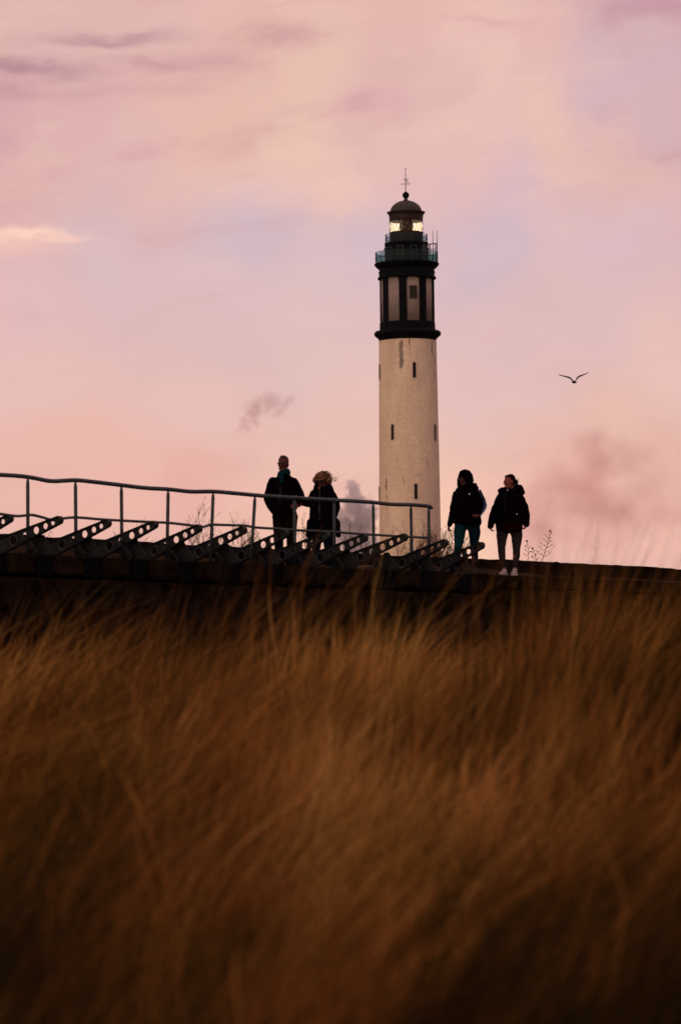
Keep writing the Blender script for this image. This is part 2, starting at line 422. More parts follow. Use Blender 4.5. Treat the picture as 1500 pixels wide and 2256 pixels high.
for i in range(-7, len(arm_s)+1):                    # coping blocks between the arm brackets
    if i < 0: s0 = arm_s[0] + i*1.05
    elif i < len(arm_s): s0 = arm_s[i]
    else: break
    s1 = (arm_s[i+1] if 0 <= i < len(arm_s)-1 else s0+1.02)
    g0 = .21
    L = (s1-s0-2*g0)/2
    dz = random.uniform(-.012, .012)
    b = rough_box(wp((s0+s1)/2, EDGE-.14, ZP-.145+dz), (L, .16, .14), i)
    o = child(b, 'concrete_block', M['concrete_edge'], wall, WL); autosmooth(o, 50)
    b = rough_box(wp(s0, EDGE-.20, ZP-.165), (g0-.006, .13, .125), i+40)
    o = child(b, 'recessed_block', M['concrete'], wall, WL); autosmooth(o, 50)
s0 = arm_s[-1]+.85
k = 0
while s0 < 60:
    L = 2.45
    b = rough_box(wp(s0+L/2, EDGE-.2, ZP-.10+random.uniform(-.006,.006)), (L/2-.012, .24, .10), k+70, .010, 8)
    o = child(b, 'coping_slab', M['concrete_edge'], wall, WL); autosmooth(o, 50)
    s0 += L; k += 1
# the lower concrete ledge showing at the right
for k, sx in enumerate((11.2, 13.7, 16.2, 18.7)):
    b = rough_box(wp(sx+1.2, EDGE-.06, ZP-.36), (1.19, .20, .10), k+150, .012, 6)
    o = child(b, 'ledge_slab', M['concrete_edge'], wall, WL); autosmooth(o, 50)

par = thing('parapet_wall', 'low rough concrete parapet along the far side of the walkway', 'wall', wp(0, -3, 0))
PL = par.location.copy()
bm_p = None
s0 = -14; k = 0
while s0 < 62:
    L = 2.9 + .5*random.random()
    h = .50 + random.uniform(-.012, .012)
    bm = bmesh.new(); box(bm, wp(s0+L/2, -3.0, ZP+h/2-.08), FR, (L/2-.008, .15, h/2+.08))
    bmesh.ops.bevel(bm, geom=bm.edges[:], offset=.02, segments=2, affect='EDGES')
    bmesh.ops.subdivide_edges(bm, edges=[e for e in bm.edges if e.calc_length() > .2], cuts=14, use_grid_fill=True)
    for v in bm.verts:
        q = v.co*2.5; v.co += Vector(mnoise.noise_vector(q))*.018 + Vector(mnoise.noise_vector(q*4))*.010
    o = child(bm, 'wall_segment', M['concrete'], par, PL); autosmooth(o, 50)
    s0 += L; k += 1
bm = bmesh.new()                                     # loose stones on the parapet
for (px, r_) in ((1225, .05), (1172, .03), (1282, .03), (1300, .025), (1110, .02), (300,.02)):
    c = on_plane(px, 1240, wp(0,-3,0), N); c = Vector((c.x, c.y, ZP+.50))
    st = bmesh.new(); bmesh.ops.create_icosphere(st, subdivisions=2, radius=r_)
    for v in st.verts: v.co = Vector((v.co.x*1.3, v.co.y, v.co.z*.7)) + Vector(mnoise.noise_vector(v.co*30+c))*r_*.3 + c - PL
    finish(st, 'mortar_lump', M['concrete'], par, True)
bm.free()

# ------------------------------------------------------------------ railing
rl = thing('railing', 'grey steel tube railing with bent rails along the walkway edge', 'railing', wp(0, 0, ZP))
RL = rl.location.copy()
def rail_pts(pix): return [on_plane(x, y, A0, N) for x, y in pix]
top_px = [(-260,1028),(-150,1036),(-43,1042),(0,1046),(35,1048),(63,1051),(85,1055),(105,1059),(125,1060),(168,1058),(210,1062),(269,1069),(320,1075),(372,1078),(420,1083),(471,1083),(520,1087),(563,1091),(600,1094),(650,1097),(700,1100),(737,1102),(780,1104),(823,1107),(862,1111),(906,1112),(940,1115),(948,1117),(950,1121)]
low_px = [(-260,1110),(-150,1121),(-43,1128),(0,1132),(20,1135),(40,1137),(63,1135),(75,1135),(95,1140),(118,1146),(135,1143),(168,1140),(220,1144),(269,1147),(330,1150),(372,1152),(410,1156),(440,1160),(452,1160),(460,1157),(471,1156),(510,1157),(540,1158),(563,1162),(610,1165),(650,1168),(737,1172),(800,1177),(823,1178),(870,1181),(906,1183),(944,1185)]
bm = bmesh.new(); tube(bm, spline(rail_pts(top_px), 5), .032, 12)
child(bm, 'top_rail', M['rail'], rl, RL, True)
bm = bmesh.new(); tube(bm, spline(rail_pts(low_px), 5), .021, 10)
child(bm, 'lower_rail', M['rail'], rl, RL, True)
def rail_z(pix, s):
    pts = rail_pts(pix); ss = [(p-A0).dot(U) for p in pts]; return float(np.interp(s, ss, [p.z for p in pts]))
lean = [0, .4, .1, -.2, .9, 1.6, 2.0, .2, .2, .2, .1, -.1]
for i, (s, px) in enumerate(zip(post_s + [S_END], post_px + [945])):
    zt = rail_z(top_px, s) - .022
    foot_px = px - [0, 1, 0, 0, 5, 9, 13, 1, 1, 0, 0, 0][i]*.8
    sf = s_of(foot_px)
    a, b = wp(sf, 0, ZP+.004), wp(s, 0, zt)
    bm = bmesh.new()
    pt = [a, a.lerp(b, .5), a.lerp(b, .93), a.lerp(b, .965), b]
    tube(bm, pt, [.027, .027, .027, .022, .011], 10)
    o = child(bm, 'post', M['rail'], rl, RL, True)
    bm = bmesh.new(); box(bm, a + UP*.006, FR, (.06, .06, .006))
    for q in ((.04,.04),(-.04,.04),(.04,-.04),(-.04,-.04)): tube(bm, [a+U*q[0]+N*q[1]+UP*.008, a+U*q[0]+N*q[1]+UP*.028], .009, 6)
    for v in bm.verts: v.co -= RL
    finish(bm, 'base_plate', M['galv'], o)

# ------------------------------------------------------------------ perforated arms
def plate_with_holes(name, outline, holes, thick):
    cu = bpy.data.curves.new(name, 'CURVE'); cu.dimensions = '2D'; cu.fill_mode = 'BOTH'; cu.extrude = thick/2
    def sp(pts):
        s = cu.splines.new('POLY'); s.points.add(len(pts)-1)
        for p, q in zip(s.points, pts): p.co = (q[0], q[1], 0, 1)
        s.use_cyclic_u = True
    sp(outline)
    for (x, y, r) in holes: sp([(x + r*math.cos(a), y + r*math.sin(a)) for a in [2*math.pi*k/20 for k in range(20)]])
    o = bpy.data.objects.new(name, cu); COL.objects.link(o)
    dg = bpy.context.evaluated_depsgraph_get(); dg.update()
    me = bpy.data.meshes.new_from_object(o.evaluated_get(dg)); bpy.data.objects.remove(o); bpy.data.curves.remove(cu)
    return me
LA = 1.40                                           # arm: x along it, y across, z thickness
w0, w1 = .122, .047                                 # half widths at root and tip
def hw(x): return w0 + (w1-w0)*x/LA
ol = [(0, -w0), (LA-.06, -hw(LA-.06))]
ol += [(LA-.06 + hw(LA)*math.sin(a), -hw(LA)*math.cos(a)) for a in [math.pi*k/10 for k in range(1, 10)]]
ol += [(LA-.06, hw(LA-.06)), (0, w0)]
holes = [(.41, 0, .072), (.645, 0, .048), (.88, 0, .053), (1.07, 0, .044), (1.22, 0, .036), (1.3, 0, .02)]
arm_me = plate_with_holes('arm_plate', ol, holes[:5], .010)
arm_me.materials.append(M['galv'])
def flange_mesh():
    bm = bmesh.new()
    for sg in (-1, 1):
        a, b = Vector((0, sg*w0, 0)), Vector((LA-.06, sg*hw(LA-.06), 0))
        X = (b-a).normalized(); Y = Vector((-X.y, X.x, 0))
        box(bm, (a+b)/2 + Y*sg*.004, (X, Y, Vector((0,0,1))), ((b-a).length/2, .005, .040))
    arc = [Vector((LA-.06 + (hw(LA)+.004)*math.sin(a), -(hw(LA)+.004)*math.cos(a), 0)) for a in [math.pi*k/12 for k in range(13)]]
    quadring(bm, [[p + Vector((0,0,-.04)), p + Vector((0,0,.04)), p*1.0 + (p-Vector((LA-.06,0,0))).normalized()*.010 + Vector((0,0,.04)), p + (p-Vector((LA-.06,0,0))).normalized()*.010 + Vector((0,0,-.04))] for p in arc])
    bmesh.ops.recalc_face_normals(bm, faces=bm.faces)
    me = bpy.data.meshes.new('flange'); bm.to_mesh(me); bm.free(); me.materials.append(M['galv']); return me
flange_me = flange_mesh()
def collar_mesh():
    bm = bmesh.new()
    for (x, y, r) in holes[:2]:
        tube(bm, [(x + (r+.006)*math.cos(a), y + (r+.006)*math.sin(a), .006) for a in [2*math.pi*k/20 for k in range(21)]], .010, 6, False)
        tube(bm, [(x + (r+.006)*math.cos(a), y + (r+.006)*math.sin(a), -.006) for a in [2*math.pi*k/20 for k in range(21)]], .010, 6, False)
    me = bpy.data.meshes.new('hole_rim'); bm.to_mesh(me); bm.free(); me.materials.append(M['rail'])
    for p in me.polygons: p.use_smooth = True
    return me
collar_me = collar_mesh()
gus_ol = [(-.20, 0), (.26, 0), (.26, .05), (.09, .28), (.0, .28), (-.20, .05)]
gus_me = plate_with_holes('gusset', gus_ol, [(.05, .17, .03)], .010); gus_me.materials.append(M['galv'])
face_bm = bmesh.new(); box(face_bm, (0, 0, 0), (Vector((1,0,0)), Vector((0,1,0)), Vector((0,0,1))), (.17, .010, .145))
for qx in (-.12, .12):
    for qz in (-.09, .09): tube(face_bm, [Vector((qx, -.01, qz)), Vector((qx, -.028, qz))], .014, 6)
bmesh.ops.recalc_face_normals(face_bm, faces=face_bm.faces)
face_me = bpy.data.meshes.new('face_plate'); face_bm.to_mesh(face_me); face_bm.free(); face_me.materials.append(M['blue_plate'])
brace_bm = bmesh.new(); box(brace_bm, (0,0,0), (Vector((1,0,0)), Vector((0,1,0)), Vector((0,0,1))), (.26, .028, .006)); box(brace_bm, (0,.028,.03), (Vector((1,0,0)), Vector((0,1,0)), Vector((0,0,1))), (.26, .005, .024))
bmesh.ops.recalc_face_normals(brace_bm, faces=brace_bm.faces)
brace_me = bpy.data.meshes.new('brace'); brace_bm.to_mesh(brace_me); brace_bm.free(); brace_me.materials.append(M['galv'])
arm_labels = [
 'perforated steel arm cut by the left picture edge, first of the row',
 'perforated steel arm touching the sagging lower rail beside the first railing post',
 'perforated steel arm rising between the second and third railing posts',
 'perforated steel arm reaching the lower rail between the third and fourth posts',
 'perforated steel arm touching the lower rail where tall bare twigs stand behind',
 'perforated steel arm in front of the dense brown bush left of the man',
 'perforated steel arm crossing the bearded man\'s legs',
 'perforated steel arm crossing the long coat and jeans of the sunglasses woman',
 'perforated steel arm between the coat woman and the lighthouse, against pale steam',
 'perforated steel arm in front of the foot of the lighthouse shaft',
 'perforated steel arm before the brown bush just past the railing end',
 'perforated steel arm crossing the hooded walker\'s teal legs, last of the row']
for i, (s, tp) in enumerate(zip(arm_s, arm_tip)):
    base = wp(s, EDGE-.02, ZP)
    a = thing('perforated_arm', arm_labels[i], 'bracket', base, 'perforated arms bolted along the wall edge')
    tip = on_plane(tp[0], tp[1], base - U*.04, U)        # tip lies in the arm's own vertical plane
    root_n = max((tip-base).dot(N) - LA*.93, -1.2)
    d = Vector((0,0,0))
    tl = tip - base
    tz = tl.z
    # arm axis end = tip; slope about 20 degrees, wobbling a little
    th = R(17.6 + random.uniform(-1.8, 1.8))
    X = (N*math.cos(th) + UP*math.sin(th)).normalized(); Y = U.cross(X).normalized()
    if Y.z < 0: Y = -Y
    Z = X.cross(Y)
    mt = Matrix((X, Y, Z)).transposed().to_4x4()
    end = tl - U*tl.dot(U) - U*.04
    mt.translation = end - X*LA
    for nm, me in (('arm_plate', arm_me), ('flange', flange_me), ('hole_rim', collar_me)):
        c = link(nm, me, a); c.matrix_local = mt
    # gusset standing under the arm, in the same vertical plane
    mg = Matrix((N, UP, N.cross(UP))).transposed().to_4x4(); mg.translation = -N*.13 + U*.02
    c = link('gusset', gus_me, a); c.matrix_local = mg
    mf = Matrix((U, -N, UP)).transposed().to_4x4(); mf.translation = N*(-.012) - UP*.16
    c = link('face_plate', face_me, a); c.matrix_local = mf
    # brace from the face plate up to the arm
    p1 = -N*.06 + UP*.03 - U*.07; p2 = end - X*(LA*.52) - U*.03
    bx = (p2-p1).normalized(); bz = bx.cross(U).normalized(); by = bz.cross(bx)
    mb = Matrix((bx*((p2-p1).length/.52), by, bz)).transposed().to_4x4(); mb.translation = (p1+p2)/2
    c = link('brace', brace_me, a); c.matrix_local = mb

# ------------------------------------------------------------------ lighthouse
DL = 417.0
foot = at(903.5, 1200, DL)
LH0 = Vector((foot.x, DL, -0.3))
lh = thing('lighthouse', 'tall pale round lighthouse with black gallery section and lit lantern', 'lighthouse', LH0)
PXM = F/DL/math.cos(0)                     # pixels per metre at the tower
def lz(py, px=900):
    return at(px, py, DL).z - LH0.z
def lr(px): return px/PXM
def lath(name, prof, m, seg=64, parent=None, ang=35):
    bm = bmesh.new(); lathe(bm, [(lr(r), lz(y)) for y, r in prof], seg)
    o = finish(bm, name, m, parent or lh); autosmooth(o, ang); return o
stains = []
def st(px, y0, y1, hw_, col, a): stains.append((lr(px-900), (lz(y0)+lz(y1))/2, lr(hw_), abs(lz(y0)-lz(y1))/2, col, a))
st(884.5, 752, 817, 4.6, (.22,.19,.155), .85); st(884, 790, 816, 5.5, (.20,.18,.15), .6)
st(902.5, 750, 765, 2.0, (.14,.09,.05), .7); st(903, 760, 790, 1.0, (.3,.2,.12), .5)
st(953.5, 756, 790, 1.2, (.13,.12,.08), .75); st(957.5, 780, 850, .9, (.18,.16,.11), .7)
st(848, 1056, 1082, 1.6, (.13,.075,.035), .8); st(847, 1020, 1056, .7, (.25,.16,.09), .5); st(849, 1080, 1130, 1.4, (.35,.22,.14), .5)
st(886, 1054, 1072, 1.2, (.15,.09,.05), .7); st(939, 1014, 1032, 1.2, (.2,.13,.07), .6); st(932, 1015, 1019, 3.0, (.25,.16,.09), .5)
st(923, 1048, 1055, 1.4, (.2,.13,.07), .5)
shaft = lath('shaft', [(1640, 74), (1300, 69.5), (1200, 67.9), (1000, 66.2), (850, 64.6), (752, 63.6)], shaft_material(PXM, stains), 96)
lath('torus_cornice', [(752, 62), (749.5, 63.4), (745, 66), (742, 70), (740, 72.6), (737, 74), (733, 73.6), (730.5, 71), (729.5, 66), (729.5, 58)], M['dark'], 96, ang=50)
lath('base_band', [(729.5, 61.8), (712.5, 61.2), (711.5, 60.2), (711.5, 50)], M['dark'], 96)
# octagon-like drum with niches: a beige core and black pilasters with rounded arch heads
bm = bmesh.new(); lathe(bm, [(lr(57.2), lz(712)), (lr(57.2), lz(606))], 96)
finish(bm, 'drum_panel', M['panel'], lh, True)
cdeg = -10
def polar(r, deg, z): return Vector((r*math.sin(R(deg)), -r*math.cos(R(deg)), z))
ZT, ZB = lz(613), lz(711.5)
for k in range(8):
    dg = cdeg + 45*k
    bm = bmesh.new(); ring = []
    rows = []
    for z in list(np.linspace(ZB, lz(628), 6)) + list(np.linspace(lz(626), ZT, 6)):
        f = max(0, (z - lz(626))/(ZT - lz(626)))
        hwd = 8.2 + 6.5*(1 - math.sqrt(max(0, 1-f*f)))
        rr = lr(60.5)
        rows.append([polar(lr(56), dg-hwd, z)] + [polar(rr, dg-hwd+2*hwd*j/4, z) for j in range(5)] + [polar(lr(56), dg+hwd, z)])
    quadring(bm, rows, True, True)
    autosmooth(finish(bm, 'pilaster', M['dark'], lh), 40)
# window in the front panel
bm = bmesh.new()
wd = 12.5; rr = lr(57.4)
c0 = polar(rr, wd, (lz(636.5)+lz(662.5))/2); tx = Vector((math.cos(R(wd)), math.sin(R(wd)), 0)); nn = polar(1, wd, 0)
hwid, hh = lr(7.6), abs(lz(636.5)-lz(662.5))/2
for (ox, oz, hx, hz) in ((-hwid,0,.05,hh),(hwid,0,.05,hh),(0,hh,hwid+.05,.05),(0,-hh,hwid+.05,.05),(0,0,.045,hh)):
    box(bm, c0+tx*ox+UP*oz+nn*.05, (tx, nn, UP), (hx, .06, hz))
win = finish(bm, 'window', M['dome'], lh)
for sx in (-1, 1):
    bm = bmesh.new(); box(bm, c0+tx*sx*hwid/2+nn*.03, (tx, nn, UP), (hwid/2-.04, .02, hh-.05)); finish(bm, 'pane', M['pane'], win)
lath('entablature', [(615.5, 58), (615.5, 64), (614, 65), (611.5, 64.5), (611, 61.6), (602, 61.6), (601.5, 62.6), (599.5, 62.6), (599, 61.2), (593, 61.2), (592, 64), (589.5, 67), (587, 68.5), (585, 71), (582.5, 72), (580.5, 70.5), (580.5, 40)], M['dark'], 96)
lath('service_drum', [(580.5, 47.5), (548, 47), (545, 46.6), (543, 47.8), (540, 48.6), (537, 49), (535.8, 48.2), (535.8, 30)], M['dark'], 64)
bm = bmesh.new()
for k in range(10):
    dg = 18 + 36*k
    for (ox, oz, hx, hz) in ((-.32,0,.04,.75),(.32,0,.04,.75),(0,.75,.36,.04)):
        t_ = Vector((math.cos(R(dg)), math.sin(R(dg)), 0)); box(bm, polar(lr(47.6), dg, lz(562)+oz)+t_*ox, (t_, polar(1,dg,0), UP), (hx,.05,hz))
    finish(bm, 'drum_moulding', M['teal'], lh); bm = bmesh.new()
bm.free()
bm = bmesh.new(); t_ = Vector((math.cos(R(58)), math.sin(R(58)), 0)); box(bm, polar(lr(47.4), 58, lz(560)), (t_, polar(1,58,0), UP), (.42,.05,.95)); finish(bm, 'door', M['dome'], lh)
# main gallery balustrade
def gallery(r, y0, y1, npost, npanel, gm, pm, nb, railr=.04):
    z0, z1 = lz(y0), lz(y1)
    g_ = link('gallery_rail', None, lh)
    bm = bmesh.new()
    for z in (z1, (z0+z1)/2):
        tube(bm, [polar(lr(r), 360*k/72, z) for k in range(73)], railr, 6, False)
    finish(bm, 'hand_rail', pm, g_, True)
    pb = bmesh.new(); tube(pb, [Vector((0,0,0)), Vector((0,0,z1-z0))], .04, 6); bmesh.ops.recalc_face_normals(pb, faces=pb.faces)
    pme = bpy.data.meshes.new('gallery_post'); pb.to_mesh(pme); pb.free(); pme.materials.append(pm)
    for k in range(npost):
        link('gallery_post', pme, g_, polar(lr(r), 360*(k+.5)/npost, z0))
    bm = bmesh.new()
    for k in range(nb):
        p = polar(lr(r), 360*k/nb, z0); box(bm, p+UP*(z1-z0)/2, (Vector((1,0,0)), Vector((0,1,0)), UP), (.012,.012,(z1-z0)/2))
    tag(finish(bm, 'baluster', pm, g_), kind='stuff')
    for k in range(npanel):
        a0, a1 = 360*k/npanel+.6, 360*(k+1)/npanel-.6
        bm = bmesh.new(); rws = []
        for z in (z0+.08, z1-.08):
            rws.append([polar(lr(r)-.05, a0+(a1-a0)*j/4, z) for j in range(5)] + [polar(lr(r)-.07, a1-(a1-a0)*j/4, z) for j in range(5)])
        quadring(bm, rws); finish(bm, 'screen_panel', gm, g_)
    return g_
gallery(69, 580.5, 557.5, 16, 16, M['teal_glass'], M['teal'], 76)
gallery(46.5, 535.8, 518, 12, 12, M['grey_glass'], M['teal'], 36, .03)
# little cage frame and antennas on the gallery's right
bm = bmesh.new()
for (dx, yy0, yy1) in ((52.5, 560, 539), (63.5, 560, 539), (66.5, 560, 539), (49.5, 575, 541)):
    tube(bm, [Vector((lr(dx), -lr(14), lz(580))), Vector((lr(dx), -lr(14), lz(yy1)))], .05, 6)
tube(bm, [Vector((lr(49.5), -lr(14), lz(540))), Vector((lr(67), -lr(14), lz(539)))], .06, 6)
tube(bm, [Vector((lr(49.5), -lr(14), lz(551))), Vector((lr(67), -lr(14), lz(551)))], .03, 6)
finish(bm, 'cage_frame', M['galv'], lh)
for dx, yt in ((58.5, 510), (67.5, 510)):
    bm = bmesh.new(); tube(bm, [Vector((lr(dx), -lr(12), lz(580))), Vector((lr(dx), -lr(12), lz(540))), Vector((lr(dx), -lr(12), lz(yt)))], [.05,.045,.03], 6); finish(bm, 'antenna', M['galv'], lh)
bm = bmesh.new(); tube(bm, [Vector((-lr(52), -lr(12), lz(580))), Vector((-lr(51), -lr(12), lz(556))), Vector((-lr(48), -lr(12), lz(545)))], .035, 6); finish(bm, 'stay_pipe', M['galv'], lh)
bm = bmesh.new(); bm.free()
# lantern
lath('lantern_base', [(535.8, 37), (534, 37.6), (515, 37.2), (513, 38), (512, 37), (512, 20)], M['rust'], 48)
lath('lantern_head', [(488, 36.2), (486, 37.2), (478, 37.6), (474, 38.4), (471, 40.5), (469, 42.5), (467.5, 42.5), (467, 38), (467, 30)], M['rust'], 48)
dome_prof = [(467.4, 36)] + [(467 - 24.5*math.sin(R(a)), 34*math.cos(R(a))) for a in range(0, 81, 8)] + [(442, 5.4), (439.5, 4.2), (437.5, 4.6)]
dome = lath('dome', dome_prof, M['dome'], 48, ang=60)
for k in range(16):
    bm = bmesh.new(); tube(bm, [polar(lr(34.2*math.cos(R(a))), 22.5*k, lz(467-24.5*math.sin(R(a)))) for a in range(0, 81, 8)], .05, 5); finish(bm, 'dome_rib', M['dome'], dome, True)
lath('ball_finial', [(438, 3.5)] + [(430 + 7.6*math.cos(R(a)), 7.6*math.sin(R(a))+.01) for a in range(25, 180, 12)] + [(422, 1.0), (420, .6)], M['dark'], 24, ang=60)
vane = link('weather_vane', None, lh)
bm = bmesh.new(); tube(bm, [Vector((0,0,lz(422))), Vector((0,0,lz(395))), Vector((0,0,lz(370)))], [.055,.045,.03], 6); finish(bm, 'rod', M['dark'], vane)
bm = bmesh.new()
for (dx, py) in ((-8.5,405.3),(0,405.3),(8,405.3),(0,397),(4.5,395),(4.5,401.5),(0,372)):
    s_ = bmesh.ops.create_icosphere(bm, subdivisions=1, radius=.075 if dx else .09, matrix=Matrix.Translation((lr(dx), 0, lz(py))))
tube(bm, [Vector((-lr(8.5),0,lz(405.3))), Vector((lr(8),0,lz(405.3)))], .025, 5)
tube(bm, [Vector((0,-lr(8),lz(405.3))), Vector((0,lr(8),lz(405.3)))], .025, 5)
tube(bm, [Vector((-lr(5),0,lz(393))), Vector((lr(5),0,lz(402)))], .025, 5)
tube(bm, [Vector((-lr(1),0,lz(398))), Vector((lr(5),0,lz(395)))], .025, 5)
finish(bm, 'pointer', M['dark'], vane)
# glazing: lit panes at the back, clear in front, diamond bars all round
for k in range(12):
    back = 90 < (k*30+15) % 360 < 270
    bm = bmesh.new(); rws = []
    for z in (lz(512), lz(488)):
        rws.append([polar(lr(36.3), k*30+.3+29.4*j/4, z) for j in range(5)] + [polar(lr(36), k*30+29.7-29.4*j/4, z) for j in range(5)])
    quadring(bm, rws); finish(bm, 'lantern_pane', M['lit'] if back else M['lantern_glass'], lh)
bm = bmesh.new()
for k in range(24):
    for sg in (-1, 1):
        tube(bm, [polar(lr(36.6), k*15 + sg*15*t/4*1.0, lz(512) + (lz(487)-lz(512))*t/4) for t in range(5)], .024, 5)
finish(bm, 'diamond_bar', M['rust'], lh, True)
bm = bmesh.new(); lathe(bm, [(lr(r), lz(y)) for y, r in ((514, 12), (510, 14), (506, 15.2), (500, 15.6), (494, 15), (490, 13.5), (487, 12))], 24)
# fresnel lens: stacked prism rings, brass, its warm glints painted in as glowing specks
lens = bpy.data.materials.new('fresnel lens glass'); lens.use_nodes = True; t = NT(lens.node_tree); b = t.n['Principled BSDF']
tc = t.new('ShaderNodeTexCoord').outputs['Object']; nz = t.mr(t.noise(tc, 3.0, 6, .8), .48, .72)
b.inputs['Base Color'].default_value = (.05,.032,.018,1); b.inputs['Roughness'].default_value = .3
b.inputs['Emission Color'].default_value = (1,.62,.28,1); t.put(b.inputs['Emission Strength'], t.m('MULTIPLY', nz, .38))
lz_o = finish(bm, 'lens', lens, lh, True)
for yy in (491, 495, 500, 505, 509):
    bm = bmesh.new(); rad = 15.8 - abs(500-yy)*.16
    tube(bm, [polar(lr(rad), 15*k, lz(yy)) for k in range(25)], .035, 5, False); finish(bm, 'lens_ring', M['rust'], lz_o, True)
# slit windows (column, top, bottom, width)
def shaft_r(z): return lr(63.6 + (lz(752)-z)*PXM*(4.3/448))
for (px, y0, y1, wpx) in ((912, 805, 837, 5.6), (865, 940, 972, 5.2), (957.5, 939.5, 973, 5.5), (915, 1071, 1103, 5.6), (837.5, 805, 837, 5.6), (836.8, 1073, 1103, 5.6)):
    zc = (lz(y0)+lz(y1))/2; r_ = shaft_r(zc); cx = 900 + (zc-lz(900))*0
    axis_px = 904 - (1200-(y0+y1)/2)*9/770
    sn = max(-.985, min(.985, (px-axis_px)/(r_*PXM))); dg = math.degrees(math.asin(sn))
    t_ = Vector((math.cos(R(dg)), math.sin(R(dg)), 0)); n_ = polar(1, dg, 0)
    hx, hz = lr(wpx)/2, abs(lz(y0)-lz(y1))/2
    c0 = polar(r_, dg, zc)
    bm = bmesh.new()
    for (ox, oz, ax_, az_) in ((-hx-.03,0,.03,hz+.06),(hx+.03,0,.03,hz+.06),(0,hz+.03,hx,.03),(0,-hz-.03,hx,.03)):
        box(bm, c0+t_*ox+UP*oz, (t_, n_, UP), (ax_, .09, az_))
    wn_ = finish(bm, 'slit_window', M['panel'], lh)
    bm = bmesh.new(); box(bm, c0, (t_, n_, UP), (hx, .045, hz)); finish(bm, 'pane', M['slit'], wn_)

# ------------------------------------------------------------------ gull
DG = 143.0
gc = at(1264, 842, DG)
gull = thing('gull', 'grey gull gliding with raised wings right of the lighthouse', 'bird', gc)
gk = DG/F
def gp(px, py, dy=0): return Vector(((px-1264)*gk, dy, (842-py)*gk))
bm = bmesh.new()
prof = [(-.20, .012), (-.175, .03), (-.13, .045), (-.07, .055), (0, .060), (.07, .050), (.13, .032), (.19, .022), (.25, .03), (.27,.02)]
rings = []
for (t_, r_) in prof:
    cz = .004 - .02*(t_ > .15)*0
    rings.append([Vector((t_*.42 + 0, t_*.9, 0)) + Vector((.9*r_*math.cos(a)*(1.25 if t_ > .18 else 1), -.42*r_*math.cos(a)*(1.25 if t_ > .18 else 1), cz + r_*math.sin(a)*(.35 if t_ > .18 else 1))) for a in [2*math.pi*k/12 for k in range(12)]])
quadring(bm, rings)
finish(bm, 'body', M['gull'], gull, True)
bm = bmesh.new(); tube(bm, [Vector((-.085,-.18,0)), Vector((-.10,-.215,-.006))], [.010,.003], 6); finish(bm, 'beak', M['gull_dark'], gull)
for nm, pts, tk in (('wing', [(1261,839),(1255,832.5),(1246,829.5),(1237,827),(1229,824.2)], (.065,.055,.042,.032,.012)), ('wing', [(1267,840),(1270,834),(1275,829.5),(1283,826.5),(1291,823),(1297,819.6)], (.07,.068,.055,.040,.028,.010))):
    bm = bmesh.new(); rows = []
    n_ = len(pts)
    for i, ((px, py), th_) in enumerate(zip(pts, tk)):
        f = i/(n_-1); ch = .075*(1-f)**.6 + .012
        p = gp(px, py, .02 + .05*f*f)
        rows.append([p + Vector((0, -ch, 0)), p + Vector((0, -ch*.4, th_*.7)), p + Vector((0, ch*.6, th_*.4)), p + Vector((0, ch*1.1, -.004)), p + Vector((0, ch*.3, -th_*.5)), p + Vector((0, -ch*.5, -th_*.6))])
    quadring(bm, rows); autosmooth(finish(bm, nm, M['gull_dark'], gull), 60)

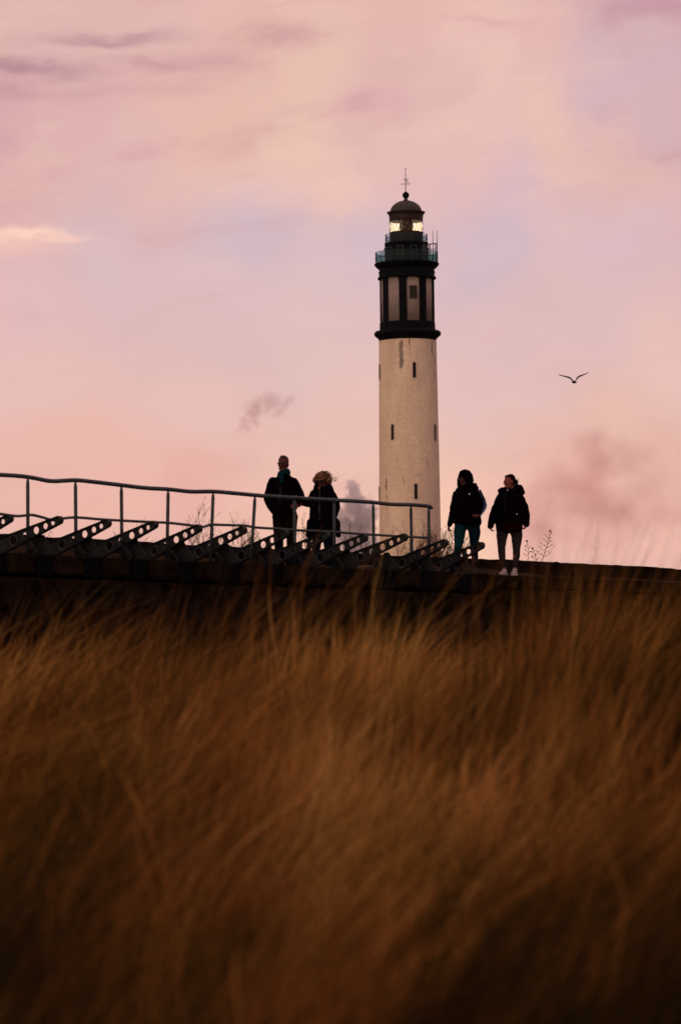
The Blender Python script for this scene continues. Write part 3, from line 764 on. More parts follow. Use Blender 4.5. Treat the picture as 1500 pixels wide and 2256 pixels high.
# ------------------------------------------------------------------ people
class Person:
    """places every joint from the photograph's measures at the walker's own distance (metres after that)"""
    def __init__(s, d, label, foot_px):
        s.d = d
        f = at(foot_px, 1260, d)
        s.root_loc = Vector((f.x, d, ZP))
        s.o = thing('person', label, 'person', s.root_loc, 'people walking on the sea wall')
        s.k = d/F
    def p(s, px, py, dep=0.0, z=None):
        q = at(px, py, s.d) - s.root_loc
        return Vector((q.x, dep, q.z if z is None else z))
    def r(s, px): return px*s.k
class Blob:
    def __init__(s): s.bm = bmesh.new()
    def ell(s, c, r, rot=None):
        m = Matrix.Translation(c) @ (rot.to_4x4() if rot else Matrix.Identity(4)) @ Matrix.Diagonal((*r, 1))
        bmesh.ops.create_icosphere(s.bm, subdivisions=3, radius=1, matrix=m); return s
    def cap(s, p0, p1, r0, r1, flat=None):
        """tapered limb segment with round ends"""
        p0, p1 = Vector(p0), Vector(p1); t = (p1-p0); L = t.length; t = t.normalized()
        a = Vector((0,1,0)) if abs(t.y) < .9 else Vector((1,0,0)); x = t.cross(a).normalized(); y = t.cross(x)
        rings = []
        for th in (-90, -60, -30, 0): c = math.cos(R(th)); rings.append((p0 + t*r0*math.sin(R(th)), max(r0*c, r0*.02)))
        for f in (.33, .66): rings.append((p0 + t*L*f, r0+(r1-r0)*f))
        for th in (0, 30, 60, 90): c = math.cos(R(th)); rings.append((p1 + t*r1*math.sin(R(th)), max(r1*c, r1*.02)))
        quadring(s.bm, [[c + (x*math.cos(2*math.pi*k/14) + y*math.sin(2*math.pi*k/14))*r for k in range(14)] for c, r in rings]); return s
    def chain(s, pts, rad):
        for i in range(len(pts)-1): s.cap(pts[i], pts[i+1], rad[i], rad[i+1])
        return s
    def loft(s, rows, seg=28):
        """rows: centre, half width, half depth - a closed body of stacked ellipses"""
        rings = []
        for c, rx, ry in rows:
            c = Vector(c)
            rings.append([c + Vector((math.copysign(abs(math.cos(a))**.85, math.cos(a))*rx, math.copysign(abs(math.sin(a))**.85, math.sin(a))*ry, 0)) for a in [2*math.pi*(k+.5)/seg for k in range(seg)]])
        quadring(s.bm, rings); return s
    def done(s, name, m, parent, vox=.012, sm=3, disp=0, scale=.12, vertical=1.0):
        o = finish(s.bm, name, m, parent, True)
        md = o.modifiers.new('remesh', 'REMESH'); md.mode = 'VOXEL'; md.voxel_size = vox; md.use_smooth_shade = True
        if sm: md = o.modifiers.new('smooth', 'SMOOTH'); md.factor = .5; md.iterations = sm
        if disp:
            tx = bpy.data.textures.get('folds%g' % scale) or bpy.data.textures.new('folds%g' % scale, 'CLOUDS')
            tx.noise_scale = scale; tx.noise_depth = 3
            md = o.modifiers.new('folds', 'DISPLACE'); md.texture = tx; md.strength = disp; md.mid_level = .5; md.texture_coords = 'GLOBAL'
        return o
def basis(yaw, pitch=0, tilt=0):
    """head frame: yaw 0 looks at the camera (-Y), positive yaw turns towards picture left; pitch down positive"""
    return Matrix.Rotation(-R(yaw), 3, 'Z') @ Matrix.Rotation(R(pitch), 3, 'X') @ Matrix.Rotation(R(tilt), 3, 'Y')
def head(b, c, B, s=1.0):
    """adds a head of height about .235*s; c = middle of the skull. local: x picture right, -y face, z up"""
    def q(x, y, z): return c + B @ Vector((x*s, y*s, z*s))
    E = lambda x, y, z, rx, ry, rz: b.ell(q(x, y, z), (rx*s, ry*s, rz*s), B)
    E(0, .012, .030, .076, .094, .088)          # skull
    E(0, -.022, -.020, .064, .066, .085)        # face
    E(0, -.046, -.085, .038, .036, .030)        # chin
    E(.030, -.020, -.070, .030, .045, .035); E(-.030, -.020, -.070, .030, .045, .035)   # jaw
    E(.034, -.066, -.022, .022, .018, .018); E(-.034, -.066, -.022, .022, .018, .018)   # cheeks
    E(0, -.084, .018, .045, .012, .010)         # brow
    b.cap(q(0, -.086, .008), q(0, -.106, -.026), .009*s, .014*s)                       # nose
    E(.011, -.098, -.030, .008, .009, .007); E(-.011, -.098, -.030, .008, .009, .007)
    E(0, -.086, -.052, .022, .009, .005); E(0, -.085, -.061, .019, .009, .006)         # lips
    for sx in (-1, 1): E(.077*sx, .012, -.010, .010, .020, .032)                       # ears
    return q
def hand(b, w, d, up, s=1.0, curl=.5, side=1):
    """palm, four unequal curled fingers and a thumb; w wrist, d pointing direction, up = back of the hand"""
    d = Vector(d).normalized(); up = Vector(up); up = (up - d*up.dot(d)).normalized(); x = d.cross(up).normalized()*side
    m = Matrix((x, d, up)).transposed()
    b.ell(w + d*.048*s, (.041*s, .052*s, .017*s), m)
    for i, (ox, L, r_) in enumerate(((-.030, .068, .0085), (-.010, .078, .0088), (.011, .073, .0085), (.030, .058, .0075))):
        a = w + d*(.088-.004*abs(i-1.2))*s + x*ox*s; th = curl
        p = a
        b.cap(a - d*.035*s, a, r_*1.1*s, r_*1.1*s)
        for j, f in enumerate((.45, .32, .23)):
            dirn = d*math.cos(th) - up*math.sin(th); q = p + dirn*L*f*s
            b.cap(p, q, r_*s*(1-.08*j), r_*s*(.92-.08*j)); p = q; th += curl*.9
    t0 = w + d*.025*s - x*.030*s; t1 = t0 + (d*.6 - x*.75 - up*.25).normalized()*.036*s; t2 = t1 + (d*.9 - x*.15 - up*.35).normalized()*.030*s
    b.cap(t0, t1, .013*s, .0105*s); b.cap(t1, t2, .0105*s, .0085*s)
def shoe(P, name, m, ank, toe_dir, L=.27, wd=.047):
    d = Vector((toe_dir[0], toe_dir[1], 0)).normalized()
    b = Blob(); a = Vector((ank.x, ank.y, 0))
    mt = Matrix((Vector((-d.y, d.x, 0)), d, UP)).transposed()
    b.ell(a - d*.02 + UP*.048, (wd*.82, .07, .046), mt)
    b.ell(a + d*(L*.34) + UP*.040, (wd, L*.36, .038), mt)
    b.cap(a + UP*.05, a + UP*.10, .042, .042)
    o = b.done(name, m, P.o, .009, 2)
    bm = bmesh.new(); r0 = [a + d*t_ + Vector((-d.y, d.x, 0))*w_ for t_, w_ in ((-.085,0),(-.07,.036),(0,.040),(.10,.046),(.165,.036),(.19,0),(.165,-.036),(.10,-.046),(0,-.040),(-.07,-.036))]
    quadring(bm, [[v + UP*.002 for v in r0], [v + UP*.026 for v in r0]]); finish(bm, 'sole', M['shoe_sole_' + ('light' if m is M['shoe_white'] else 'dark')], o)
    return o
M['shoe_sole_light'] = mat('pale rubber sole', (.45,.42,.40), .8); M['shoe_sole_dark'] = mat('dark rubber sole', (.012,.011,.01), .8)
def body(P, hc, B, hs, skin, neck, sh, hips, arms, legs, hands=()):
    """one continuous figure: head, neck, trunk, arms, hands, legs, feet"""
    b = Blob(); q = head(b, hc, B, hs)
    b.cap(q(0, .025, -.06), neck, .052, .060)
    mid = (sh[0]+sh[1])/2; hip = (hips[0]+hips[1])/2
    b.loft([(hip + UP*-.06, .13, .09), (hip + UP*.04, .155, .105), (hip.lerp(mid, .5), .125, .090), (hip.lerp(mid, .85), .155, .10), (mid + UP*.02, .12, .075), (neck - UP*.01, .055, .05)])
    for s_, a in zip(sh, arms): b.chain([s_ - (s_-mid)*.12, a[0], a[1]], [.050, .038, .026])
    for h_, l in zip(hips, legs):
        b.chain([h_, l[0], l[1]], [.078, .050, .034]); b.cap(l[1], Vector((l[1].x, l[1].y, .05)), .034, .034)
        f = Vector((l[2][0], l[2][1], 0)).normalized(); b.cap(Vector((l[1].x, l[1].y, .04)) - f*.03, Vector((l[1].x, l[1].y, .035)) + f*.13, .032, .026)
    for h in hands: hand(b, *h[:3], **h[3])
    o = b.done('body', skin, P.o, .0065, 2)
    for sx in (-1, 1):
        e = Blob(); e.ell(q(.031*sx, -.078, -.002), (.012*hs, .010*hs, .009*hs), B); o2 = finish(e.bm, 'eye', M['black'], o, True)
    return o, q
def tubemesh(name, pts, r, m, parent, seg=6, cap_=True):
    bm = bmesh.new(); tube(bm, pts, r, seg, cap_); return finish(bm, name, m, parent, True)
def glasses(P, o, q, B, s, dark):
    g_ = link('glasses', None, o)
    for sx in (-1, 1):
        bm = bmesh.new()
        tube(bm, [q(.032*sx + .025*math.cos(a), -.098, .000 + .019*math.sin(a)) for a in [2*math.pi*k/14 for k in range(15)]], .0028, 5, False); finish(bm, 'rim', M['black'], g_, True)
        tubemesh('temple', [q(.057*sx, -.096, .004), q(.080*sx, -.04, .004), q(.082*sx, .02, -.002)], .003, M['black'], g_)
        if dark:
            bm = bmesh.new(); quadring(bm, [[q(.032*sx + .027*math.cos(a), y, .000 + .021*math.sin(a)) for a in [2*math.pi*k/14 for k in range(14)]] for y in (-.097, -.102)]); finish(bm, 'lens', M['black'], g_)
    tubemesh('bridge', [q(-.008, -.100, .004), q(.008, -.100, .004)], .003, M['black'], g_)
def hair_strands(name, m, parent, roots, n, fn, r=.0022):
    """fine locks: fn(i) -> list of points"""
    bm = bmesh.new()
    for i in range(n):
        pts = fn(i); tube(bm, pts, [r*(1-.75*k/(len(pts)-1)) for k in range(len(pts))], 3, False)
    return tag(finish(bm, name, m, parent, True), kind='stuff')

# --- man with grey hair, glasses and a teal scarf
P = Person(60.7, 'tall grey-haired bearded man in dark jacket and teal scarf behind the railing', 630); p = P.p
B = basis(18, 2, 1)
hc = p(624, 1021.5, -.01)
sh = (p(600, 1060, .0), p(649, 1061, .02)); hips = (p(615, 1140, 0), p(641, 1140, 0))
armL = (p(589, 1094, .10), p(597, 1121, -.08)); armR = (p(666, 1094, .08), p(661, 1113, -.12))
leg1 = (p(614, 1190, -.02), p(617, 1238, .05), (-.35, -1)); leg2 = (p(642, 1192, -.06), p(640, 1238, -.10), (-.1, -1))
bo, q = body(P, hc, B, 1.06, M['skin'], p(627, 1049, .02), sh, hips, (armL, armR), (leg1, leg2),
    hands=((armL[1], (.30,-.1,-1), (-1,-.2,0), dict(side=-1, curl=.7, s=.8)), (p(657, 1112, -.13), (-.7,-.5,-.25), (.3,-1,.2), dict(side=1, curl=.6))))
b = Blob()                                               # jacket
b.loft([(p(627, 1139, .01), .196, .145), (p(627, 1134, .01), .198, .148), (p(626, 1110, .0), .192, .145), (p(625, 1090, 0), .190, .142), (p(625, 1070, 0), .190, .134), (p(625.5, 1058, .01), .170, .12), (p(626, 1050, .015), .125, .095), (p(627, 1045, .02), .075, .075)])
b.chain([p(601, 1062, .0), p(590, 1090, .10), p(588.5, 1098, .10), p(595, 1115, -.06), p(604, 1127, -.10)], [.082, .064, .062, .055, .055])
b.chain([p(647, 1063, .02), p(661, 1088, .08), p(664, 1097, .07), p(658, 1111, -.10)], [.084, .068, .064, .054])
b.chain([p(596, 1085, .09), p(588, 1095, .10)], [.07, .06])
jk = b.done('jacket', M['cloth_black'], P.o, .012, 3, .020, .07)
b = Blob(); b.chain([p(612, 1137, -.11), p(623, 1137, -.15), p(640, 1137, -.13)], [.012]*3); b.done('hem', M['cloth_black'], jk, .008, 1)
tubemesh('zip', [p(618, 1068, -.142), p(617.5, 1100, -.158), p(617, 1136, -.155)], .006, M['black'], jk)
tubemesh('button', [p(618.5, 1066.5, -.152), p(618.5, 1067.8, -.152)], .010, M['galv'], jk)
for sx, (a, c) in ((-1, (p(616, 1046, -.06), p(612, 1066, -.14))), (1, (p(636, 1046, -.06), p(627, 1070, -.14)))):
    b = Blob(); b.chain([a, a.lerp(c, .5), c], [.030, .028, .014]); b.done('collar', M['cloth_black'], jk, .010, 2)
b = Blob()
b.chain([hips[0] - UP*-.02, leg1[0], leg1[1]], [.112, .078, .066]); b.chain([hips[1] + UP*.02, leg2[0], leg2[1]], [.112, .080, .066]); b.cap(hips[0], hips[1], .115, .115)
b.cap(leg1[1], leg1[1]-UP*.04, .066, .070); b.cap(leg2[1], leg2[1]-UP*.04, .066, .070)
b.done('trousers', M['trouser'], P.o, .012, 2, .018, .09)
shoe(P, 'shoe', M['shoe_black'], leg1[1], leg1[2]); shoe(P, 'shoe', M['shoe_black'], leg2[1], leg2[2])
b = Blob()                                               # scarf: wound twice, tail down the front
for k in range(18):
    a0, a1 = 2*math.pi*k/18, 2*math.pi*(k+1)/18
    c = p(625.5, 1043.5, 0)
    for dz, rr, th in ((0, .082, .030), (.040, .072, .024)):
        b.cap(c + Vector((rr*math.cos(a0), rr*math.sin(a0)*1.0, dz + .018*math.cos(a0))), c + Vector((rr*math.cos(a1), rr*math.sin(a1), dz + .018*math.cos(a1))), th, th)
b.chain([p(620, 1045, -.09), p(620.5, 1055, -.125), p(621, 1064, -.148)], [.046, .040, .026])
b.done('scarf', M['scarf'], P.o, .009, 2, .014, .04)
b = Blob(); b.ell(q(0, .022, .045), (.083, .098, .086), B); b.ell(q(0.01, -.03, .100), (.058, .048, .028), B); b.ell(q(.0, .07, -.02), (.068, .045, .07), B)
hr = b.done('hair', M['hair_grey'], P.o, .008, 1, .010, .02)
hm = hr.modifiers
b = Blob(); b.ell(q(0, -.060, -.095), (.040, .034, .030), B); b.ell(q(0, -.092, -.045), (.028, .010, .007), B); b.ell(q(.04, -.03, -.075), (.024, .035, .03), B); b.ell(q(-.04, -.03, -.075), (.024, .035, .03), B)
b.done('beard', M['beard'], P.o, .006, 1, .006, .02)
glasses(P, bo, q, B, 1, False)

# --- woman in the long dark coat with sunglasses
P = Person(60.9, 'woman in long dark coat and sunglasses with windblown blond hair', 712); p = P.p
B = basis(16, 20, -4)
hc = p(707, 1057.5, -.03)
sh = (p(690, 1087, 0), p(731, 1088, .02)); hips = (p(700, 1155, 0), p(722, 1155, 0))
armL = (p(684, 1106, -.02), p(668, 1111, -.16)); armR = (p(741, 1116, .08), p(735, 1137, -.06))
leg1 = (p(697, 1200, -.05), p(693, 1240, -.08), (-.3, -1)); leg2 = (p(723, 1200, .02), p(728, 1240, .10), (-.2, -1))
bo, q = body(P, hc, B, .98, M['skin'], p(711, 1077, .02), sh, hips, (armL, armR), (leg1, leg2),
    hands=((p(668, 1111, -.17), (-1,-.1,-.1), (0,-1,.3), dict(side=-1, curl=.7)), (armR[1], (-.2,-.3,-1), (1,-.2,0), dict(side=1, curl=.3))))
b = Blob()
b.loft([(p(713.5, 1182, .03), .268, .19), (p(713, 1178, .03), .266, .19), (p(712, 1150, .02), .238, .17), (p(711, 1128, .01), .212, .150), (p(710, 1105, 0), .200, .140), (p(710.5, 1090, 0), .190, .13), (p(711, 1081, .01), .140, .10), (p(711, 1075, .02), .085, .085)])
b.chain([p(692, 1089, 0), p(685, 1103, -.02), p(683, 1109, -.04), p(670, 1110.5, -.14)], [.078, .068, .066, .050])
b.chain([p(729, 1090, .02), p(738, 1106, .07), p(741, 1117, .08), p(737, 1134, -.04)], [.082, .072, .066, .056])
b.cap(p(738, 1150, .06), p(745.5, 1179, .07), .08, .045); b.cap(p(683, 1150, 0), p(681, 1178, 0), .05, .06)
ct = b.done('coat', M['cloth_navy'], P.o, .012, 3, .022, .10)
b = Blob()                                             # stand collar and folded hood
for k in range(14):
    a0, a1 = R(-50 + 280*k/14), R(-50 + 280*(k+1)/14)
    c = p(712, 1074.5, .01); b.cap(c + Vector((.095*math.cos(a0), .08*math.sin(a0), .012*math.sin(a0))), c + Vector((.095*math.cos(a1), .08*math.sin(a1), .012*math.sin(a1))), .036, .036)
b.chain([p(722, 1066, .05), p(728, 1074, .04), p(731, 1083, .01)], [.035, .042, .04])
b.chain([p(697, 1069, -.03), p(695, 1078, -.05)], [.036, .04]); b.ell(p(707, 1074, .02), (.085, .07, .06))
b.done('collar', M['cloth_navy'], ct, .010, 2, .010, .05)
for yy in (1099, 1121, 1145): tubemesh('button', [p(702, yy, -.150 - (yy-1099)*.0004), p(702, yy, -.164 - (yy-1099)*.0004)], .011, M['shirt'] if yy == 1121 else M['black'], ct, 8)
tubemesh('front_seam', [p(705, 1080, -.125), p(704, 1100, -.148), p(704, 1130, -.16), p(705, 1181, -.17)], .006, M['black'], ct)
b = Blob(); b.ell(p(703, 1076.5, -.105), (.026, .018, .030)); b.done('shirt', M['shirt'], P.o, .008, 1)
b = Blob()
b.chain([hips[0], leg1[0], leg1[1]], [.10, .076, .062]); b.chain([hips[1], leg2[0], leg2[1]], [.10, .076, .060]); b.cap(hips[0], hips[1], .11, .11)
b.cap(leg1[1], leg1[1]-UP*.05, .062, .066); b.cap(leg2[1], leg2[1]-UP*.05, .060, .064)
b.done('jeans', M['jeans'], P.o, .012, 2, .016, .09)
shoe(P, 'shoe', M['shoe_black'], leg1[1], leg1[2], .25, .042); shoe(P, 'shoe', M['shoe_black'], leg2[1], leg2[2], .25, .042)
b = Blob(); b.ell(q(0, .012, .045), (.098, .105, .088), B); b.ell(q(0, -.055, .075), (.072, .042, .036), B)
b.ell(p(721, 1057, .03), (.075, .08, .085)); b.ell(p(694, 1058, -.02), (.036, .06, .062)); b.ell(p(713, 1048, .02), (.09, .09, .07)); b.ell(p(725, 1061, .05), (.045, .06, .05))
hr = b.done('hair', M['hair_blond'], P.o, .009, 1, .034, .035)
rr_ = random.Random(5); hcw = p(710, 1053, 0)
def lock(i):
    th = rr_.uniform(0, math.pi*2); ph = rr_.uniform(-.5, 1.3)
    d = Vector((math.cos(th)*math.cos(ph), math.sin(th)*math.cos(ph), math.sin(ph))); a = hcw + Vector((d.x*.115, d.y*.10, d.z*.10))
    if d.y < -.3 and d.z < .25: a += Vector((.10, .12, 0))
    L = rr_.uniform(.03, .085)
    return [a, a + (Vector((.9, .1, .10)) + d*.5).normalized()*L*.5, a + (Vector((1, .1, rr_.uniform(-.3, .45))) + d*.15).normalized()*L]
hair_strands('loose_hair', M['hair_blond'], hr, None, 420, lock, .0026)
glasses(P, bo, q, B, 1, True)

# --- hooded walker with striped sleeve and teal leggings
P = Person(63.0, 'hooded walker in black track jacket with blue striped sleeve and teal leggings', 1024); p = P.p
B = basis(28, 6, 0)
hc = p(1021, 1056, -.02)
sh = (p(1006, 1088, 0), p(1049, 1087, .02)); hips = (p(1016, 1152, 0), p(1042, 1152, 0))
armL = (p(997, 1124, .05), p(988, 1158, -.02)); armR = (p(1066, 1113, .10), p(1052, 1136, -.10))
leg1 = (p(1009, 1205, -.14), p(1004, 1243, -.02), (-.9, -.6)); leg2 = (p(1044, 1205, .06), p(1045.5, 1247, .16), (-.6, -1))
bo, q = body(P, hc, B, 1.0, M['skin'], p(1024, 1077, .02), sh, hips, (armL, armR), (leg1, leg2),
    hands=((armL[1], (-.12,-.1,-1), (-1,.2,0), dict(side=-1, curl=1.0, s=.9)), (armR[1], (-1,-.5,.1), (.1,-.6,.8), dict(side=1, curl=.9))))
b = Blob()
b.loft([(p(1030, 1158, .01), .218, .155), (p(1030, 1152, .01), .232, .16), (p(1028.5, 1130, .0), .228, .158), (p(1027, 1110, 0), .222, .16), (p(1027, 1095, 0), .205, .15), (p(1027, 1084, .01), .185, .125), (p(1027, 1077, .02), .12, .10)])
b.chain([p(1007, 1090, 0), p(999, 1118, .05), p(997, 1130, .04), p(990, 1156, -.02)], [.080, .066, .060, .045])
b.chain([p(1046, 1089, .02), p(1061, 1108, .09), p(1063, 1116, .09), p(1055, 1134, -.07)], [.086, .068, .064, .048])
jk = b.done('jacket', M['cloth_black'], P.o, .012, 3, .018, .07)
for j, off in enumerate((-.016, 0, .016)):                  # three stripes down the sleeve
    pts = [p(1054, 1079.5, -.035+off), p(1061, 1090, .01+off), p(1067.5, 1102, .04+off), p(1071.5, 1111, .04+off), p(1069.5, 1121, .0+off), p(1062, 1132, -.06+off), p(1056.5, 1138.5, -.10+off)]
    tubemesh('sleeve_stripe', spline(pts, 4), .0075, M['stripe'], jk)
b = Blob(); b.chain([p(1056, 1082, -.02), p(1065, 1101, .04), p(1068, 1112, .05), p(1065, 1123, 0), p(1056, 1136, -.09)], [.030, .034, .034, .032, .026]); b.done('sleeve_panel', M['blue_sleeve'], jk, .010, 2)
for k in range(3):                                         # chest mark: three slanted bars
    bm = bmesh.new(); c = p(1031.0+1.4*k, 1090.4-.45*k, -.166); box(bm, c, (Vector((1,0,0)), Vector((0,1,0)), Vector((.45,0,1)).normalized()), (.0042, .003, .006+.0045*k)); finish(bm, 'logo_bar', M['white_mark'], jk)
b = Blob(); b.ell(p(1025, 1052, .02), (.130, .14, .118)); b.ell(p(1027, 1058, .03), (.125, .125, .115)); b.ell(p(1024, 1044, -.03), (.105, .085, .075))
b.chain([p(1012.5, 1046, -.08), p(1009, 1058, -.06), p(1010, 1070, -.06)], [.026, .024, .030]); b.chain([p(1018, 1042.5, -.115), p(1026, 1042.5, -.12), p(1033, 1048, -.10), p(1036, 1062, -.08), p(1034, 1072, -.09)], [.026]*5)
hd = b.done('hood', M['cloth_black'], P.o, .011, 2, .010, .06)
b = Blob()
for k in range(20):
    a0, a1 = 2*math.pi*k/20, 2*math.pi*(k+1)/20
    for dz, rx, th in ((0, .125, .044), (-.050, .150, .046)):
        c = p(1028.5, 1072, .01) + UP*dz; b.cap(c + Vector((rx*math.cos(a0), rx*.75*math.sin(a0), .02*math.cos(a0))), c + Vector((rx*math.cos(a1), rx*.75*math.sin(a1), .02*math.cos(a1))), th, th)
b.done('snood', M['cloth_black'], P.o, .012, 2, .030, .04)
glasses(P, bo, q, B, 1, True)
b = Blob()
b.chain([hips[0], p(1012, 1172, -.06), leg1[0], p(1005, 1225, -.07), leg1[1]], [.105, .102, .066, .060, .038]); b.cap(hips[0], hips[0].lerp(hips[1], .4), .12, .12)
lg = b.done('leggings', M['teal_leg'], P.o, .010, 2, .008, .08)
b = Blob(); b.chain([hips[1], p(1045, 1174, .02), leg2[0], p(1046, 1226, .13), leg2[1]], [.115, .102, .064, .060, .038]); b.cap(hips[0].lerp(hips[1], .5), hips[1], .12, .12)
lg2 = b.done('legging_leg', M['dark_leg'], lg, .010, 2, .008, .08)
shoe(P, 'shoe', M['shoe_black'], leg1[1], leg1[2], .26, .043); shoe(P, 'shoe', M['shoe_black'], leg2[1], leg2[2], .26, .043)

# --- woman in the puffer jacket, head turned to her companion
P = Person(63.8, 'smiling woman with tied brown hair, black puffer jacket and white trainers', 1121); p = P.p
B = basis(62, 2, -2)
hc = p(1121, 1061.5, 0)
sh = (p(1104, 1092, 0), p(1144, 1093, .02)); hips = (p(1108, 1160, 0), p(1134, 1160, 0))
armL = (p(1087, 1130, .06), p(1079, 1160, -.06)); armR = (p(1160, 1128, .08), p(1158, 1156, -.04))
leg1 = (p(1103.5, 1206, -.10), p(1110, 1247, -.02), (-.45, -1)); leg2 = (p(1137, 1208, .00), p(1133, 1248, -.06), (-.25, -1))
bo, q = body(P, hc, B, 1.0, M['skin_light'], p(1124, 1082, .03), sh, hips, (armL, armR), (leg1, leg2),
    hands=((armL[1], (.25,-.1,-1), (-1,-.2,0), dict(side=-1, curl=.8, s=.8)), (armR[1], (-.35,-.3,-1), (1,-.2,0), dict(side=1, curl=.9, s=.8))))
b = Blob()
b.loft([(p(1121.5, 1153, .01), .252, .165), (p(1121.5, 1147, .01), .262, .17), (p(1122, 1125, .0), .255, .168), (p(1122.5, 1108, 0), .235, .168), (p(1123.5, 1094, 0), .20, .15), (p(1124, 1086, .01), .165, .125), (p(1124, 1079, .02), .13, .11)])
b.chain([p(1106, 1095, 0), p(1093, 1120, .05), p(1086, 1136, .04), p(1079.5, 1160, -.04)], [.094, .080, .070, .054])
b.chain([p(1141, 1096, .02), p(1153, 1116, .07), p(1158.5, 1134, .06), p(1158, 1155, -.02)], [.098, .084, .074, .060])
jk = b.done('puffer_jacket', M['cloth_black'], P.o, .012, 3, .026, .09)
b = Blob()                                             # hood lying round the neck
for k in range(20):
    a0, a1 = 2*math.pi*k/20, 2*math.pi*(k+1)/20; c = p(1123.5, 1079, .03)
    f = lambda a: c + Vector((.165*math.cos(a), .125*math.sin(a), .030*math.sin(a) + .018*math.cos(a)))
    b.cap(f(a0), f(a1), .048, .048)
b.chain([p(1136, 1073, .09), p(1145, 1074, .08), p(1149, 1084, .04)], [.05, .055, .06])
b.done('hood', M['cloth_black'], P.o, .012, 2, .022, .05)
tubemesh('zip', [p(1112.5, 1084, -.135), p(1112, 1100, -.162), p(1112, 1125, -.178), p(1112.5, 1152, -.178)], .005, M['galv'], jk)
tubemesh('zip_pull', [p(1117, 1079.5, -.125), p(1116.6, 1082.5, -.135)], .008, M['white_mark'], jk)
tubemesh('pocket_snap', [p(1137, 1133.2, -.168), p(1137.1, 1135.4, -.170)], .010, M['white_mark'], jk, 8)
b = Blob(); b.loft([(p(1121, 1173, .0), .205, .165), (p(1121, 1169, .0), .222, .175), (p(1121, 1154, .0), .232, .172), (p(1121, 1140, .01), .19, .13)]); b.done('jumper', M['maroon'], P.o, .011, 2, .014, .07)
b = Blob()
b.chain([hips[0], p(1105, 1180, -.05), leg1[0], p(1105, 1228, -.08), leg1[1]], [.11, .098, .068, .060, .040]); b.chain([hips[1], p(1138, 1180, .02), leg2[0], p(1137, 1226, -.01), leg2[1]], [.115, .10, .066, .062, .040]); b.cap(hips[0], hips[1], .12, .12)
b.done('leggings', M['grey_leg'], P.o, .010, 2, .008, .08)
shoe(P, 'shoe', M['shoe_white'], leg1[1], leg1[2], .27, .047); shoe(P, 'shoe', M['shoe_white'], leg2[1], leg2[2], .27, .047)
b = Blob(); b.ell(q(0, .030, .048), (.082, .090, .086), B); b.ell(q(0, .05, .0), (.070, .066, .08), B); b.ell(q(0, -.012, .088), (.062, .06, .034), B)
b.ell(q(0, .125, -.005), (.045, .045, .045), B); b.ell(q(0, .14, -.03), (.03, .03, .03), B)
hr = b.done('hair', M['hair_brown'], P.o, .008, 1, .012, .02)
rr_ = random.Random(8)
def wisp(i):
    a = q(rr_.uniform(-.03, .03), .13+rr_.uniform(-.02, .03), rr_.uniform(-.04, .04)); return [a, a + Vector((.02, .02, .02)), a + Vector((rr_.uniform(.02, .05), .02, rr_.uniform(-.02, .05)))]
hair_strands('loose_hair', M['hair_brown'], hr, None, 40, wisp, .0016)
# ------------------------------------------------------------------ shrubs and weeds behind the parapet
def behind(px, py, n):
    """a point behind the parapet, n metres back from the wall line, on that picture column"""
    q = on_plane(px, py, wp(0, -n, 0), N); return q
def twigs(bm, base, height, spread, count, rnd, r0=.012, wind=.10, depth=3):
    def grow(p, d, L, r, lev):
        n = 4; pts = [p]
        for k in range(n):
            d = (d + Vector((rnd.gauss(0, .10)+wind*.25, rnd.gauss(0, .10), rnd.gauss(.03, .06)))).normalized(); pts.append(pts[-1] + d*L/n)
        tube(bm, pts, [max(r*(1-.7*k/n), .0025) for k in range(n+1)], 3, False)
        if lev < depth:
            for k in range(rnd.randint(2, 4)):
                f = rnd.uniform(.3, 1.0); i = min(int(f*n), n-1); q = pts[i].lerp(pts[i+1], f*n-i)
                a = rnd.uniform(0, 2*math.pi); dd = (d + Vector((math.cos(a), math.sin(a), rnd.uniform(-.1, .5)))*.65).normalized()
                grow(q, dd, L*rnd.uniform(.38, .62), r*.55, lev+1)
        elif rnd.random() < .5:
            bmesh.ops.create_icosphere(bm, subdivisions=1, radius=.010, matrix=Matrix.Translation(pts[-1]))
    for k in range(count):
        a = rnd.uniform(0, 2*math.pi); o = Vector((math.cos(a), math.sin(a)*.6, 0))*rnd.uniform(0, spread)
        d = Vector((o.x/spread*.5 + rnd.gauss(0, .12) + wind, o.y/spread*.3, 1)).normalized()
        grow(base + o*.6, d, height*rnd.uniform(.45, 1.0)*.75, r0*rnd.uniform(.6, 1), 1)
def shrub(name, label, cat, px, top, n, spread_px, count, seed, m, depth=3, r0=.010, group=None, wind=.1):
    rnd = random.Random(seed)
    b = behind(px, 1200, n); zg = float(ground_h(np.array([b.x]), np.array([b.y]))[0])
    t_ = behind(px, top, n); base = Vector((b.x, b.y, zg)); k = b.y/F
    o = thing(name, label, cat, base, group)
    ns = max(1, min(6, count//3)) if count > 2 else 1
    bm = bmesh.new(); twigs(bm, Vector((0,0,-.03)), t_.z-zg, spread_px*k, count, rnd, r0, wind, depth)
    tag(finish(bm, 'twigs', m, o), kind='stuff')
    return o
G = 'bare shrubs behind the parapet'
shrub('bare_shrub', 'low fine bare shrub below the third railing bay', 'shrub', 285, 1150, 6, 42, 9, 11, M['twig'], 3, .006, G)
shrub('dry_weed', 'tall single dry stalk left of the second low shrub, near the third post', 'weed', 257, 1098, 5, 2, 1, 4, M['twig'], 1, .007, wind=.02)
shrub('dry_weed', 'thin dry weed between the first and second railing posts', 'weed', 92, 1122, 5, 3, 1, 15, M['twig'], 2, .006, wind=.02)
shrub('bare_shrub', 'tall twiggy bare shrub between the fifth post and fourth post', 'shrub', 432, 1104, 5, 32, 7, 21, M['twig'], 3, .009, G)
